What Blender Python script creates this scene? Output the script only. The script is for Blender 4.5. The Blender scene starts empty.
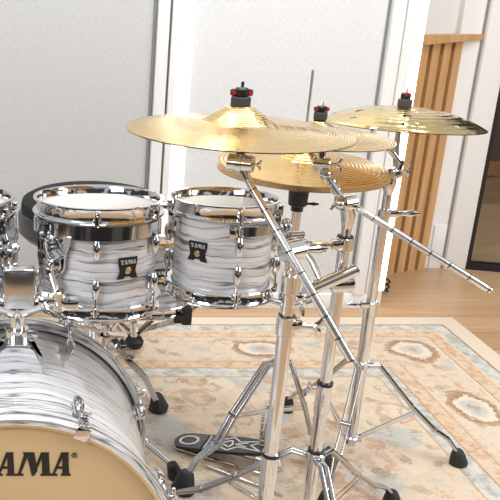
import bpy, bmesh, math, random
from mathutils import Vector, Matrix
random.seed(7)
C = bpy.context.scene.collection
V = Vector
PI = math.pi
R = math.radians

# ---------------------------------------------------------------- camera
H, PITCH, F, CX, CY = 1.40, R(19.0), 820.0, 16.0, 250.0
cam_d = bpy.data.cameras.new('camera'); cam = bpy.data.objects.new('camera', cam_d); C.objects.link(cam)
cam.location = (0, 0, H); cam.rotation_euler = (PI/2 - PITCH, 0, 0)
cam_d.sensor_width = 36; cam_d.lens = 36*F/500; cam_d.shift_x = (250-CX)/500; cam_d.shift_y = 0
cam_d.clip_start = 0.05
bpy.context.scene.camera = cam
FW = V((0, math.cos(PITCH), -math.sin(PITCH))); UP = V((0, math.sin(PITCH), math.cos(PITCH)))
def P(x, y, Y):
    d = FW + V((1, 0, 0))*((x-CX)/F) + UP*((CY-y)/F)
    return V((0, 0, H)) + d*(Y/d.y)
def PX(p):
    d = V(p)-V((0, 0, H)); k = d.dot(FW)
    return (CX+F*d.x/k, CY-F*d.dot(UP)/k)

# ---------------------------------------------------------------- materials
def newmat(name):
    m = bpy.data.materials.new(name); m.use_nodes = True
    nt = m.node_tree; b = nt.nodes['Principled BSDF']
    return m, nt, b
def simple(name, col, rough=.5, metal=0., spec=None, bump=None, coat=0):
    m, nt, b = newmat(name)
    b.inputs['Base Color'].default_value = (*col, 1); b.inputs['Roughness'].default_value = rough
    b.inputs['Metallic'].default_value = metal
    if spec is not None: b.inputs['Specular IOR Level'].default_value = spec
    if coat: b.inputs['Coat Weight'].default_value = coat; b.inputs['Coat Roughness'].default_value = .05
    if bump:
        tc = nt.nodes.new('ShaderNodeTexCoord'); n = nt.nodes.new('ShaderNodeTexNoise')
        n.inputs['Scale'].default_value = bump[0]; n.inputs['Detail'].default_value = 4
        bp = nt.nodes.new('ShaderNodeBump'); bp.inputs['Strength'].default_value = bump[1]; bp.inputs['Distance'].default_value = .002
        nt.links.new(tc.outputs['Object'], n.inputs['Vector']); nt.links.new(n.outputs['Fac'], bp.inputs['Height'])
        nt.links.new(bp.outputs['Normal'], b.inputs['Normal'])
    return m
class NT:
    """tiny expression helper around a node tree"""
    def __init__(s, nt): s.nt = nt; s.n = nt.nodes; s.l = nt.links
    def put(s, sock, v):
        if hasattr(v, 'is_output') or isinstance(v, bpy.types.NodeSocket): s.l.new(v, sock)
        else: sock.default_value = v
    def m(s, op, a, b=None, c=None, clamp=False):
        n = s.n.new('ShaderNodeMath'); n.operation = op; n.use_clamp = clamp
        s.put(n.inputs[0], a)
        if b is not None: s.put(n.inputs[1], b)
        if c is not None: s.put(n.inputs[2], c)
        return n.outputs[0]
    def comb(s, x, y, z):
        n = s.n.new('ShaderNodeCombineXYZ')
        for i, v in enumerate((x, y, z)): s.put(n.inputs[i], v)
        return n.outputs[0]
    def noise(s, vec, scale, detail=3, rough=.5, dist=0., color=False):
        n = s.n.new('ShaderNodeTexNoise'); s.put(n.inputs['Vector'], vec)
        n.inputs['Scale'].default_value = scale; n.inputs['Detail'].default_value = detail
        n.inputs['Roughness'].default_value = rough; n.inputs['Distortion'].default_value = dist
        return n.outputs['Color' if color else 'Fac']
    def ramp(s, f, stops, interp='LINEAR'):
        n = s.n.new('ShaderNodeValToRGB'); n.color_ramp.interpolation = interp
        e = n.color_ramp.elements
        while len(e) > 1: e.remove(e[-1])
        for i, (p, c) in enumerate(stops):
            el = e[0] if i == 0 else e.new(p)
            el.position = p; el.color = (*c, 1) if len(c) == 3 else c
        s.put(n.inputs[0], f)
        return n.outputs[0]
    def mix(s, f, a, b):
        n = s.n.new('ShaderNodeMix'); n.data_type = 'RGBA'
        s.put(n.inputs[0], f)
        for sock, v in ((n.inputs[6], a), (n.inputs[7], b)):
            if isinstance(v, tuple) and len(v) == 3: v = (*v, 1)
            s.put(sock, v)
        return n.outputs[2]
    def step(s, x, e, w=.004):       # smooth 0..1 as x passes e
        return s.m('DIVIDE', s.m('SUBTRACT', x, e-w/2), w, clamp=True)
    def band(s, x, a, b, w=.004):
        return s.m('MULTIPLY', s.step(x, a, w), s.m('SUBTRACT', 1., s.step(x, b, w)))
    def bump(s, h, strength, dist=.001):
        n = s.n.new('ShaderNodeBump'); n.inputs['Strength'].default_value = strength; n.inputs['Distance'].default_value = dist
        s.put(n.inputs['Height'], h); return n.outputs[0]
    def sep(s, v):
        n = s.n.new('ShaderNodeSeparateXYZ'); s.put(n.inputs[0], v); return n.outputs
    def coord(s, k): return s.n.new('ShaderNodeTexCoord').outputs[k]

chrome = simple('chrome', (.74, .745, .755), .06, 1.)
chrome_dark = simple('chrome_leg', (.50, .50, .51), .12, 1.)
chrome_satin = simple('chrome_satin', (.62, .62, .61), .22, 1.)
black_plastic = simple('black_plastic', (.012, .012, .013), .35)
rubber = simple('black_rubber', (.016, .016, .017), .55)
felt = simple('grey_felt', (.06, .06, .065), .9, bump=(600, .5))
red_plastic = simple('red_plastic', (.45, .02, .03), .35)
gold = simple('gold_metal', (.75, .60, .36), .25, 1.)
black_print = simple('black_print', (.008, .008, .008), .4)
silver_print = simple('silver_print', (.6, .6, .6), .4, .3)
white_print = simple('white_print', (.75, .75, .75), .5)
white_paint = simple('white_paint', (.86, .86, .86), .5, bump=(90, .08))
white_gloss = simple('white_trim_paint', (.84, .84, .84), .35)
shadow_paint = simple('grey_shadow_gap', (.30, .30, .30), .7)
black_vinyl = simple('black_vinyl', (.016, .016, .018), .35, bump=(300, .15))
vinyl_sheen = simple('vinyl_sheen', (.05, .05, .052), .3, bump=(300, .15))  # black vinyl lightened to grey: its sheen is put into the colour
black_cloth = simple('black_cloth', (.012, .012, .013), .95, bump=(500, .4))
head_white = simple('coated_white_film', (.56, .53, .50), .5)
dark_wall = simple('dark_hall_wall', (.10, .07, .055), .6)
cable_black = simple('black_cable', (.01, .01, .01), .5)
cable_brown = simple('brown_cable', (.10, .05, .03), .5)
black_frame = simple('black_powder_coat', (.012, .012, .013), .4)
nickel = simple('brushed_steel', (.55, .55, .55), .35, 1.)

m, nt, b = newmat('chrome_ringed'); N = NT(nt)
uv_ = N.sep(N.coord('UV')); fr_ = N.m('FRACT', N.m('DIVIDE', uv_[1], .044))
rg_ = N.m('SUBTRACT', 1., N.step(fr_, .055, .03))
nt.links.new(N.mix(rg_, (.86, .865, .875), (.10, .10, .11)), b.inputs['Base Color']); b.inputs['Metallic'].default_value = 1.; b.inputs['Roughness'].default_value = .26
chrome_ringed = m
def mk_wrap(name, tone=1.0, dens=.43, fineamt=.72, lw=.034):
    m, nt, b = newmat(name); N = NT(nt)
    uv = N.sep(N.coord('UV'))                     # metres round the shell, metres along the axis
    vec = N.comb(N.m('MULTIPLY', uv[0], 5.0), N.m('MULTIPLY', uv[1], 36.), 0.)
    warp = N.noise(N.comb(N.m('MULTIPLY', uv[0], 9.), N.m('MULTIPLY', uv[1], 9.), 3.), 1., 3)
    vv = N.m('ADD', N.m('MULTIPLY', uv[1], 1.0), N.m('MULTIPLY', N.m('SUBTRACT', warp, .5), .028))
    v2 = N.comb(N.m('MULTIPLY', uv[0], 3.2), N.m('MULTIPLY', vv, 105.), 0.)
    fine = N.noise(v2, 1., 5, .65)
    broad = N.noise(N.comb(N.m('MULTIPLY', uv[0], 2.6), N.m('MULTIPLY', vv, 30.), 7.), 1., 2)
    lines = N.noise(N.comb(N.m('MULTIPLY', uv[0], 2.2), N.m('MULTIPLY', vv, 48.), 21.), 1., 3, .55)
    ridge = N.m('ABSOLUTE', N.m('SUBTRACT', lines, .5))             # thin dark grain lines where the noise crosses .5
    ln = N.m('SUBTRACT', 1., N.m('DIVIDE', ridge, lw), clamp=True)
    ln = N.m('MULTIPLY', ln, N.step(broad, dens, .16))
    base = N.ramp(fine, [(.30, (.24*tone, .24*tone, .26*tone)), (.42, (.52*tone, .52*tone, .55*tone)), (.50, (.78*tone, .78*tone, .805*tone)), (.8, (.85*tone, .85*tone, .865*tone))])
    base = N.mix(1.-fineamt, base, (.82*tone, .82*tone, .84*tone)) if fineamt < 1 else base
    base = N.mix(N.m('MULTIPLY', N.step(broad, .58, .16), .35), base, (.26*tone, .26*tone, .28*tone))
    col = N.mix(N.m('MULTIPLY', ln, .9), base, (.035, .035, .04))
    nt.links.new(col, b.inputs['Base Color'])
    b.inputs['Roughness'].default_value = .22; b.inputs['Coat Weight'].default_value = .5; b.inputs['Coat Roughness'].default_value = .04
    return m
wrap = mk_wrap('white_swirl_wrap'); wrap_dark = mk_wrap('grey_swirl_wrap', .62, .38); wrap_bass = mk_wrap('white_swirl_wrap_large', .98, .40, .4, .026)

def mk_brass(name, c1, c2, rough, ring, wob, hammer=0.):
    m, nt, b = newmat(name); N = NT(nt)
    uv = N.sep(N.coord('UV'))                     # u: angle 0..1, v: radius in metres
    ob = N.coord('Object')
    n1 = N.noise(ob, 14., 3)
    rad = N.m('ADD', uv[1], N.m('MULTIPLY', n1, wob))
    r1 = N.m('SINE', N.m('MULTIPLY', rad, ring))
    r2 = N.noise(N.comb(N.m('MULTIPLY', rad, 330.), 0., 0.), 1., 3)
    spot = N.noise(ob, 9., 4, .6)
    col = N.mix(N.m('ADD', N.m('MULTIPLY', N.step(r2, .5, .35), .7), N.m('MULTIPLY', N.step(spot, .5, .4), .3)), c1, c2)
    nt.links.new(col, b.inputs['Base Color'])
    b.inputs['Metallic'].default_value = 1.
    if not hammer or hammer < 1:
        tg = nt.nodes.new('ShaderNodeTangent'); tg.direction_type = 'RADIAL'; tg.axis = 'Z'
        b.inputs['Anisotropic'].default_value = .70; nt.links.new(tg.outputs[0], b.inputs['Tangent'])
    nt.links.new(N.m('ADD', rough, N.m('MULTIPLY', N.m('SUBTRACT', r2, .5), .15)), b.inputs['Roughness'])
    h = N.m('ADD', N.m('MULTIPLY', r1, .5), N.m('MULTIPLY', r2, .6))
    if hammer: h = N.m('ADD', h, N.m('MULTIPLY', N.noise(ob, 26., 1), hammer))
    nt.links.new(N.bump(h, .55, .0007 if not hammer else .0012), b.inputs['Normal'])
    return m
brass = mk_brass('lathed_bronze', (.50, .31, .085), (.90, .68, .33), .19, 1250., .0016)
brass_hat = mk_brass('lathed_bronze_bright', (.58, .33, .07), (.96, .70, .30), .17, 620., .006, .9)
brass_hammered = mk_brass('hammered_bronze', (.62, .46, .18), (.86, .70, .38), .10, 330., .016, 5.)

def mk_fabric(name, c):
    m, nt, b = newmat(name); N = NT(nt)
    o = N.sep(N.coord('Object'))
    a = N.noise(N.comb(N.m('MULTIPLY', o[0], 420.), 0., N.m('MULTIPLY', o[2], 60.)), 1., 3)
    c2 = N.noise(N.comb(N.m('MULTIPLY', o[0], 60.), 4., N.m('MULTIPLY', o[2], 420.)), 1., 3)
    w = N.m('MULTIPLY', N.m('ADD', a, c2), .5)
    lo = tuple(x*.86 for x in c); hi = tuple(min(1, x*1.08) for x in c)
    nt.links.new(N.ramp(w, [(.35, lo), (.65, hi)]), b.inputs['Base Color'])
    b.inputs['Roughness'].default_value = .9
    nt.links.new(N.bump(w, .3, .001), b.inputs['Normal'])
    return m
fabric_grey = mk_fabric('grey_linen', (.56, .565, .57)); fabric_pale = mk_fabric('pale_linen', (.73, .74, .75))

def mk_wood(name, c1, c2, axis, planks=None, rough=.4):
    m, nt, b = newmat(name); N = NT(nt)
    o = N.sep(N.coord('Object'))
    s = [N.m('MULTIPLY', o[i], 2.2 if i == axis else 38.) for i in range(3)]
    off = 0.
    if planks:
        across = 1 if axis == 0 else 0
        idx = N.m('FLOOR', N.m('DIVIDE', o[across], planks)); off = N.m('MULTIPLY', idx, 5.37)
        s[2] = N.m('ADD', s[2], off)
    g = N.noise(N.comb(*s), 1., 4, .6, .4)
    col = N.ramp(g, [(.30, c2), (.50, tuple((p+q)/2 for p, q in zip(c1, c2))), (.68, c1)])
    if planks:
        tone = N.noise(N.comb(off, N.m('FLOOR', N.m('ADD', N.m('DIVIDE', o[axis], 1.25), N.m('MULTIPLY', off, .39))), 0.), 1.7, 0)
        col = N.mix(N.m('MULTIPLY', N.step(tone, .5, .3), .32), col, tuple(x*.70 for x in c2))
        fr = N.m('FRACT', N.m('DIVIDE', o[across], planks))
        seam = N.m('MAXIMUM', N.m('SUBTRACT', 1., N.step(fr, .012, .012)), N.step(fr, .988, .012))
        fl = N.m('FRACT', N.m('ADD', N.m('DIVIDE', o[axis], 1.25), N.m('MULTIPLY', off, .39)))
        seam = N.m('MAXIMUM', seam, N.m('SUBTRACT', 1., N.step(fl, .002, .002)))
        col = N.mix(N.m('MULTIPLY', seam, .5), col, tuple(x*.3 for x in c2))
    nt.links.new(col, b.inputs['Base Color']); b.inputs['Roughness'].default_value = rough
    return m
oak_floor = mk_wood('oak_floorboards', (.60, .40, .235), (.47, .29, .155), 0, .16, .33)
oak_slat = mk_wood('oak_slats', (.68, .42, .20), (.54, .30, .125), 2, None, .5)
oak_groove = mk_wood('oak_groove', (.36, .19, .09), (.27, .13, .06), 2, None, .6)
hall_floor_m = mk_wood('hall_floorboards', (.40, .26, .15), (.28, .17, .10), 0, .16, .3)

# drum head of the bass drum: warm film with a soft mottling
m, nt, b = newmat('amber_film'); N = NT(nt)
nt.links.new(N.ramp(N.noise(N.coord('Object'), 3., 2), [(.3, (.62, .44, .23)), (.7, (.70, .52, .30))]), b.inputs['Base Color'])
b.inputs['Roughness'].default_value = .3
head_amber = m

# glass
m, nt, b = newmat('clear_glass')
b.inputs['Base Color'].default_value = (.92, .95, .94, 1); b.inputs['Roughness'].default_value = .02
b.inputs['Transmission Weight'].default_value = 1.; b.inputs['IOR'].default_value = 1.2
glass = m
# led
m, nt, b = newmat('led_light')
b.inputs['Base Color'].default_value = (1, 1, 1, 1); b.inputs['Emission Color'].default_value = (1, .99, .97, 1); b.inputs['Emission Strength'].default_value = 3.0
led = m

# rug
RX1, RY1, RX0, RY0 = 1.835, 3.17, -1.9, .55
def mk_rug():
    m, nt, b = newmat('faded_oriental_rug'); N = NT(nt)
    o = N.sep(N.coord('Object')); x, y = o[0], o[1]
    hx, hy = (RX1-RX0)/2, (RY1-RY0)/2
    wv = N.noise(N.coord('Object'), 16., 3, .6, 0., True); wv = N.sep(wv)
    # motif displacement
    w2 = N.sep(N.noise(N.coord('Object'), 85., 3, .65, 0., True))
    def warp_(u, i): return N.m('ADD', u, N.m('ADD', N.m('MULTIPLY', N.m('SUBTRACT', wv[i], .5), .07), N.m('MULTIPLY', N.m('SUBTRACT', w2[i], .5), .06)))
    wx = warp_(x, 0); wy = warp_(y, 1)
    dx = N.m('SUBTRACT', hx, N.m('ABSOLUTE', x)); dy = N.m('SUBTRACT', hy, N.m('ABSOLUTE', y))
    d = N.m('ADD', N.m('MINIMUM', dx, dy), N.m('MULTIPLY', N.m('SUBTRACT', wv[2], .5), .010))
    wear = N.noise(N.comb(N.m('MULTIPLY', x, 30.), N.m('MULTIPLY', y, 90.), 0.), 1., 4, .7)
    cream = (.64, .50, .36); cream2 = (.70, .575, .445); rust = (.42, .20, .11); tan = (.48, .28, .15); brown = (.25, .13, .075); blue = (.41, .455, .47); sage = (.36, .32, .21); pale = (.72, .61, .48)
    def vor(sc, seed, feat='F1', rand=1.):
        n = N.n.new('ShaderNodeTexVoronoi'); n.feature = feat; n.inputs['Scale'].default_value = sc*1.3; n.inputs['Randomness'].default_value = rand
        N.put(n.inputs['Vector'], N.comb(wx, wy, seed)); return n
    # field of scattered sprays and blossoms
    col = N.mix(N.noise(N.coord('Object'), 2.4, 2), cream, cream2)
    def blobs(col, sc, seed, r, colr, amt, pick):
        v = vor(sc, seed); p = N.sep(v.outputs['Color'])[0]
        f = N.m('MULTIPLY', N.m('SUBTRACT', 1., N.step(v.outputs['Distance'], r, .05)), N.step(p, pick, .01))
        return N.mix(N.m('MULTIPLY', f, amt), col, colr)
    def rings(col, sc, seed, r, w, colr, amt, pick):
        v = vor(sc, seed); p = N.sep(v.outputs['Color'])[0]
        f = N.m('MULTIPLY', N.band(v.outputs['Distance'], r-w, r+w, .03), N.step(p, pick, .01))
        return N.mix(N.m('MULTIPLY', f, amt), col, colr)
    def vines(col, sc, seed, w, colr, amt):
        n = N.noise(N.comb(wx, wy, seed), sc, 2, .5)
        f = N.m('SUBTRACT', 1., N.m('DIVIDE', N.m('ABSOLUTE', N.m('SUBTRACT', n, .5)), w), clamp=True)
        return N.mix(N.m('MULTIPLY', f, amt), col, colr)
    field = vines(col, 9., 2., .016, tan, .75); field = vines(field, 14., 32., .018, blue, .6)
    field = blobs(field, 4.2, .4, .42, blue, .75, .5); field = blobs(field, 3.4, 1.7, .34, brown, .62, .6); field = blobs(field, 5.1, 21.7, .30, pale, .8, .5)
    field = blobs(field, 6.5, 3.1, .30, rust, .55, .5); field = rings(field, 4.6, 5.2, .34, .05, rust, .55, .5)
    field = rings(field, 7.5, 25.2, .30, .04, brown, .6, .5); field = blobs(field, 9., 6.6, .30, sage, .6, .55); field = blobs(field, 13., 8.6, .30, brown, .55, .6); field = blobs(field, 16., 28.6, .28, blue, .6, .5)
    # wide border with medallions at a regular step
    st = .47
    def medal(sx, sy):
        # along = the coordinate running along the border, across = distance from its middle line
        vert = N.step(N.m('SUBTRACT', dy, dx), 0., .001)
        def per(u, o_, q): return N.m('MULTIPLY', N.m('SUBTRACT', N.m('FRACT', N.m('DIVIDE', N.m('ADD', u, o_), q)), .5), q)
        a = N.m('ADD', N.m('MULTIPLY', vert, per(wy, .12, .45)), N.m('MULTIPLY', N.m('SUBTRACT', 1., vert), per(wx, -.1125, .58)))
        dd = N.m('ADD', N.m('MINIMUM', dx, dy), N.m('ADD', N.m('MULTIPLY', N.m('SUBTRACT', wv[0], .5), .05), N.m('MULTIPLY', N.m('SUBTRACT', w2[0], .5), .04)))
        c = N.m('SUBTRACT', dd, .305)
        return N.m('SQRT', N.m('ADD', N.m('POWER', N.m('DIVIDE', N.m('ABSOLUTE', a), sx), 2.), N.m('POWER', N.m('DIVIDE', N.m('ABSOLUTE', c), sy), 2.)))
    e = medal(.115, .080)
    wide = vines(N.mix(.5, cream, cream2), 12., 9., .018, tan, .7); wide = vines(wide, 15., 39., .02, blue, .6)
    wide = blobs(wide, 9., 12.2, .30, brown, .55, .5); wide = blobs(wide, 10., 15.2, .32, blue, .65, .45); wide = blobs(wide, 12., 18.2, .30, tan, .6, .45); wide = blobs(wide, 15., 31.2, .28, sage, .6, .45)
    wide = N.mix(N.m('SUBTRACT', 1., N.step(e, 1.0, .05)), wide, brown)
    wide = N.mix(N.m('MULTIPLY', N.band(e, .86, 1.0, .1), .6), wide, tan)
    wide = N.mix(N.m('SUBTRACT', 1., N.step(e, .72, .08)), wide, pale)
    wide = N.mix(N.m('MULTIPLY', N.m('SUBTRACT', 1., N.step(e, .46, .12)), .8), wide, blue)
    wide = N.mix(N.m('MULTIPLY', N.m('SUBTRACT', 1., N.step(e, .2, .1)), .7), wide, rust)
    # guard bands
    gb = N.ramp(vor(24., 2.2).outputs['Distance'], [(.2, tan), (.5, (.62, .42, .27)), (.7, cream)])
    bb = N.ramp(vor(22., 7.2).outputs['Distance'], [(.2, sage), (.45, blue), (.75, (.62, .60, .54))])
    out = N.mix(N.step(d, .075), pale, brown)
    out = N.mix(N.step(d, .083), out, bb)
    out = N.mix(N.step(d, .135), out, cream2); out = N.mix(N.step(d, .142), out, gb)
    out = N.mix(N.step(d, .197), out, brown); out = N.mix(N.step(d, .201), out, pale)
    out = N.mix(N.step(d, .209), out, wide)
    out = N.mix(N.step(d, .405), out, tan); out = N.mix(N.step(d, .410), out, gb)
    out = N.mix(N.step(d, .462), out, rust); out = N.mix(N.step(d, .468), out, bb)
    out = N.mix(N.step(d, .53), out, tan); out = N.mix(N.step(d, .536), out, field)
    out = N.mix(N.m('MULTIPLY', N.step(wear, .46, .25), .30), out, (.74, .63, .50))
    nt.links.new(out, b.inputs['Base Color']); b.inputs['Roughness'].default_value = .95
    b.inputs['Specular IOR Level'].default_value = .1
    nt.links.new(N.bump(wear, .5, .002), b.inputs['Normal'])
    return m
rug_mat = mk_rug()

# ---------------------------------------------------------------- mesh helpers
def lathe(bm, prof, M=Matrix(), seg=48, closed=False, r0=None, mult=1., a0=0., a1=2*PI):
    """prof: (radius, height) pairs spun round local z. uv: u metres round (or 0..1 when mult=None), v path metres (or radius)"""
    uvl = bm.loops.layers.uv.verify()
    full = abs(a1-a0-2*PI) < 1e-6
    n = seg if full else seg+1
    rings = []
    for (r, h) in prof:
        if r < 1e-6: rings.append([bm.verts.new(M @ V((0, 0, h)))])
        else: rings.append([bm.verts.new(M @ V((r*math.cos(a0+(a1-a0)*i/seg), r*math.sin(a0+(a1-a0)*i/seg), h))) for i in range(n)])
    rr = r0 or max(p[0] for p in prof)
    k = len(prof)
    vpos = [0.]
    for i in range(1, k): vpos.append(vpos[-1]+math.hypot(prof[i][0]-prof[i-1][0], prof[i][1]-prof[i-1][1]))
    pairs = [(i, i+1) for i in range(k-1)]
    if closed: pairs.append((k-1, 0))
    for (i, j) in pairs:
        A, B = rings[i], rings[j]
        if len(A) == 1 and len(B) == 1: continue
        for s in range(seg):
            t = (s+1) % n
            u0, u1 = (a0+(a1-a0)*s/seg), (a0+(a1-a0)*(s+1)/seg)
            if len(A) == 1: vs, us = [A[0], B[t], B[s]], [(u0, i), (u1, j), (u0, j)]
            elif len(B) == 1: vs, us = [A[s], A[t], B[0]], [(u0, i), (u1, i), (u0, j)]
            else: vs, us = [A[s], A[t], B[t], B[s]], [(u0, i), (u1, i), (u1, j), (u0, j)]
            try: f = bm.faces.new(vs)
            except ValueError: continue
            for lp, (u, q) in zip(f.loops, us):
                lp[uvl].uv = (u/(2*PI), prof[q][0]) if mult is None else (u*rr, vpos[q])
    return bm
def frames(pts):
    pts = [V(p) for p in pts]; T = []
    for i in range(len(pts)):
        a = pts[max(0, i-1)]; c = pts[min(len(pts)-1, i+1)]
        T.append((c-a).normalized())
    n = T[0].orthogonal().normalized(); out = []
    for i, t in enumerate(T):
        n = (n - t*n.dot(t)).normalized()
        out.append((pts[i], t, n, t.cross(n)))
    return out
def tube(bm, pts, r, seg=14):
    rs = r if isinstance(r, (list, tuple)) else [r]*len(pts)
    rings = []
    for (p, t, n, b), q in zip(frames(pts), rs):
        rings.append([bm.verts.new(p+n*(q*math.cos(2*PI*i/seg))+b*(q*math.sin(2*PI*i/seg))) for i in range(seg)])
    for A, B in zip(rings, rings[1:]):
        for i in range(seg): bm.faces.new([A[i], A[(i+1) % seg], B[(i+1) % seg], B[i]])
    bm.faces.new(rings[0][::-1]); bm.faces.new(rings[-1])
    return bm
def bar(bm, pts, w, t, side):
    """flat strip: width w along `side`, thickness t across it"""
    pts = [V(p) for p in pts]; side = V(side).normalized(); rings = []
    for i, p in enumerate(pts):
        d = (pts[min(len(pts)-1, i+1)]-pts[max(0, i-1)]).normalized()
        s = (side-d*side.dot(d)).normalized(); n = d.cross(s)
        rings.append([bm.verts.new(p+s*(a*w/2)+n*(c*t/2)) for a, c in ((-1, -1), (1, -1), (1, 1), (-1, 1))])
    for A, B in zip(rings, rings[1:]):
        for i in range(4): bm.faces.new([A[i], A[(i+1) % 4], B[(i+1) % 4], B[i]])
    bm.faces.new(rings[0][::-1]); bm.faces.new(rings[-1])
    return bm
def box(bm, c, size, M=None, bev=0., taper=None):
    """box centred on c; M orients it; taper=(sx, sy) scales the top"""
    c = V(c); M = M or Matrix(); vs = []
    for z in (-1, 1):
        for (x, y) in ((-1, -1), (1, -1), (1, 1), (-1, 1)):
            k = taper if (taper and z > 0) else (1, 1)
            vs.append(bm.verts.new(M @ (c+V((x*size[0]/2*k[0], y*size[1]/2*k[1], z*size[2]/2)))))
    fs = [bm.faces.new([vs[i] for i in q]) for q in ((3, 2, 1, 0), (4, 5, 6, 7), (0, 1, 5, 4), (1, 2, 6, 5), (2, 3, 7, 6), (3, 0, 4, 7))]
    if bev:
        es = list({e for f in fs for e in f.edges})
        bmesh.ops.bevel(bm, geom=es, offset=bev, segments=2, affect='EDGES', profile=.5)
    return bm
def prism(bm, poly, h, M=None):
    """polygon in local xy extruded 0..h along local z"""
    M = M or Matrix(); n = len(poly)
    A = [bm.verts.new(M @ V((x, y, 0))) for x, y in poly]; B = [bm.verts.new(M @ V((x, y, h))) for x, y in poly]
    for i in range(n): bm.faces.new([A[i], A[(i+1) % n], B[(i+1) % n], B[i]])
    bm.faces.new(A[::-1]); bm.faces.new(B)
    return bm
def ball(bm, c, r, sq=(1, 1, 1), M=None, seg=16):
    mm = Matrix.Translation(V(c)) @ (M.to_4x4() if M else Matrix()) @ Matrix.Diagonal((*sq, 1))
    pr = [(r*math.sin(PI*i/8), -r*math.cos(PI*i/8)) for i in range(9)]; pr[0] = (0, -r); pr[-1] = (0, r)
    return lathe(bm, pr, mm, seg)
def axisM(o, z, xref=(1, 0, 0)):
    """matrix with origin o, local z along z, local x near xref"""
    z = V(z).normalized(); x = V(xref); x = x-z*x.dot(z)
    if x.length < 1e-5: x = z.orthogonal()
    x.normalize(); y = z.cross(x)
    return Matrix(((x.x, y.x, z.x, o[0]), (x.y, y.y, z.y, o[1]), (x.z, y.z, z.z, o[2]), (0, 0, 0, 1)))
def cyl(bm, a, b, r, seg=20, r2=None, bev=.0):
    a, b = V(a), V(b); L = (b-a).length; r2 = r if r2 is None else r2
    if bev: pr = [(0, 0), (r-bev, 0), (r, bev), (r2, L-bev), (r2-bev, L), (0, L)]
    else: pr = [(0, 0), (r, 0), (r2, L), (0, L)]
    return lathe(bm, pr, axisM(a, b-a), seg)

def thing(name, label, cat, loc, group=None):
    o = bpy.data.objects.new(name, None); C.objects.link(o); o.location = loc
    o.empty_display_size = .05
    o['label'] = label; o['category'] = cat
    if group: o['group'] = group
    return o
def wloc(o):
    p = V((0, 0, 0))
    while o is not None: p += V(o.location); o = o.parent
    return p
def obj(name, bm, mat, parent=None, sharp=32, label=None, origin=None):
    """mesh written in world coordinates -> one object; its origin is its parent's (or `origin`)"""
    bmesh.ops.recalc_face_normals(bm, faces=bm.faces)
    for f in bm.faces: f.smooth = True
    for e in bm.edges:
        if len(e.link_faces) == 2 and e.calc_face_angle(0) > R(sharp): e.smooth = False
    base = wloc(parent) if parent else V(origin or (0, 0, 0))
    bmesh.ops.translate(bm, verts=bm.verts, vec=-base)
    me = bpy.data.meshes.new(name); bm.to_mesh(me); bm.free()
    me.materials.append(mat)
    o = bpy.data.objects.new(name, me); C.objects.link(o)
    if parent: o.parent = parent
    else: o.location = base
    if label: o['label'] = label
    return o
def tag(o, label, cat, group=None):
    o['label'] = label; o['category'] = cat
    if group: o['group'] = group
    return o
def struct(o): o['kind'] = 'structure'; return o
B = bmesh.new

# ---- lettering: heavy slab letters built from polygons (x advance, pieces)
GLYPH = {
 'T': (.98, [[(.02, .72), (.14, .72), (.20, .90), (.36, .90), (.36, .10), (.26, .07), (.26, 0), (.76, 0), (.76, .07), (.66, .10), (.68, .90), (.84, .90), (.90, .72), (1.0, .72), (.98, 1), (.06, 1)]]),
 'A': (.96, [[(.50, 0), (.50, .07), (.57, .10), (.55, .96), (.50, 1), (.86, 1), (.86, .94), (.84, .94), (.90, .10), (.98, .07), (.98, 0)],
             [(.0, 0), (.0, .07), (.10, .10), (.50, 1), (.57, 1), (.57, .80), (.22, .10), (.34, .07), (.34, 0)],
             [(.24, .30), (.28, .40), (.60, .40), (.60, .30)]]),
 'M': (1.56, [[(.0, 0), (.0, .07), (.10, .10), (.36, .93), (.30, .95), (.30, 1), (.56, 1), (.50, .80), (.22, .10), (.34, .07), (.34, 0)],
              [(.44, 1), (.78, 1), (.92, .22), (.78, 0), (.68, 0)],
              [(.70, 0), (.78, 0), (1.20, 1), (1.06, 1), (.78, .30)],
              [(1.06, 1), (1.40, 1), (1.40, .94), (1.38, .94), (1.44, .10), (1.54, .07), (1.54, 0), (1.04, 0), (1.04, .07), (1.11, .10), (1.09, .90)]]),
}
GLYPH['A'] = (.80, [[(x*.84, y) for x, y in p] for p in GLYPH['A'][1]]); GLYPH['M'] = (1.42, [[(x*.97, y) for x, y in p] for p in GLYPH['M'][1]])
def word(bm, txt, h, M, depth, centre=True, sq=1.):
    tot = sum(GLYPH[c][0] for c in txt)*h*sq; x = -tot/2 if centre else 0
    for c in txt:
        w, pcs = GLYPH[c]
        for i, p in enumerate(pcs): prism(bm, [(x+q[0]*h*sq, q[1]*h) for q in p], depth*(1+.02*i), M)
        x += w*h*sq
    return bm

# ---------------------------------------------------------------- the setting
fl = struct(obj('floor', box(B(), (.9, 1.95, -.03), (9.0, 6.02, .06)), oak_floor))
YW = 3.30
Z1 = 2.7
struct(obj('wall_back', box(B(), ((1.60-2.4)/2, YW+.09, Z1/2), (4.0, .12, Z1)), white_paint))
struct(obj('baseboard_back', box(B(), ((1.55-2.4)/2, YW+.005, .035), (3.95, .05, .07), None, .004), white_gloss))
def panel(x0, x1, name, mat, label, y=YW):
    o = obj(name, box(B(), ((x0+x1)/2, y+.012, .07+(Z1-.07)/2), (x1-x0, .036, Z1-.07), None, .003), mat); return tag(o, label, 'panel')
panel(-2.4, .532, 'acoustic_panel', fabric_grey, 'darker grey linen wall panel on the left, behind the throne and left drums')
panel(.690, 1.435, 'acoustic_panel', fabric_pale, 'paler linen wall panel in the middle, behind the cymbals')
def trim(n, x0, x1, mat, y0=-.03, y1=.03):
    struct(obj('trim_%d' % n, box(B(), ((x0+x1)/2, YW+(y0+y1)/2, .07+(Z1-.07)/2), (x1-x0, y1-y0, Z1-.07), None, .002), mat))
trim(1, .532, .545, shadow_paint, 0.0, .03)
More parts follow.
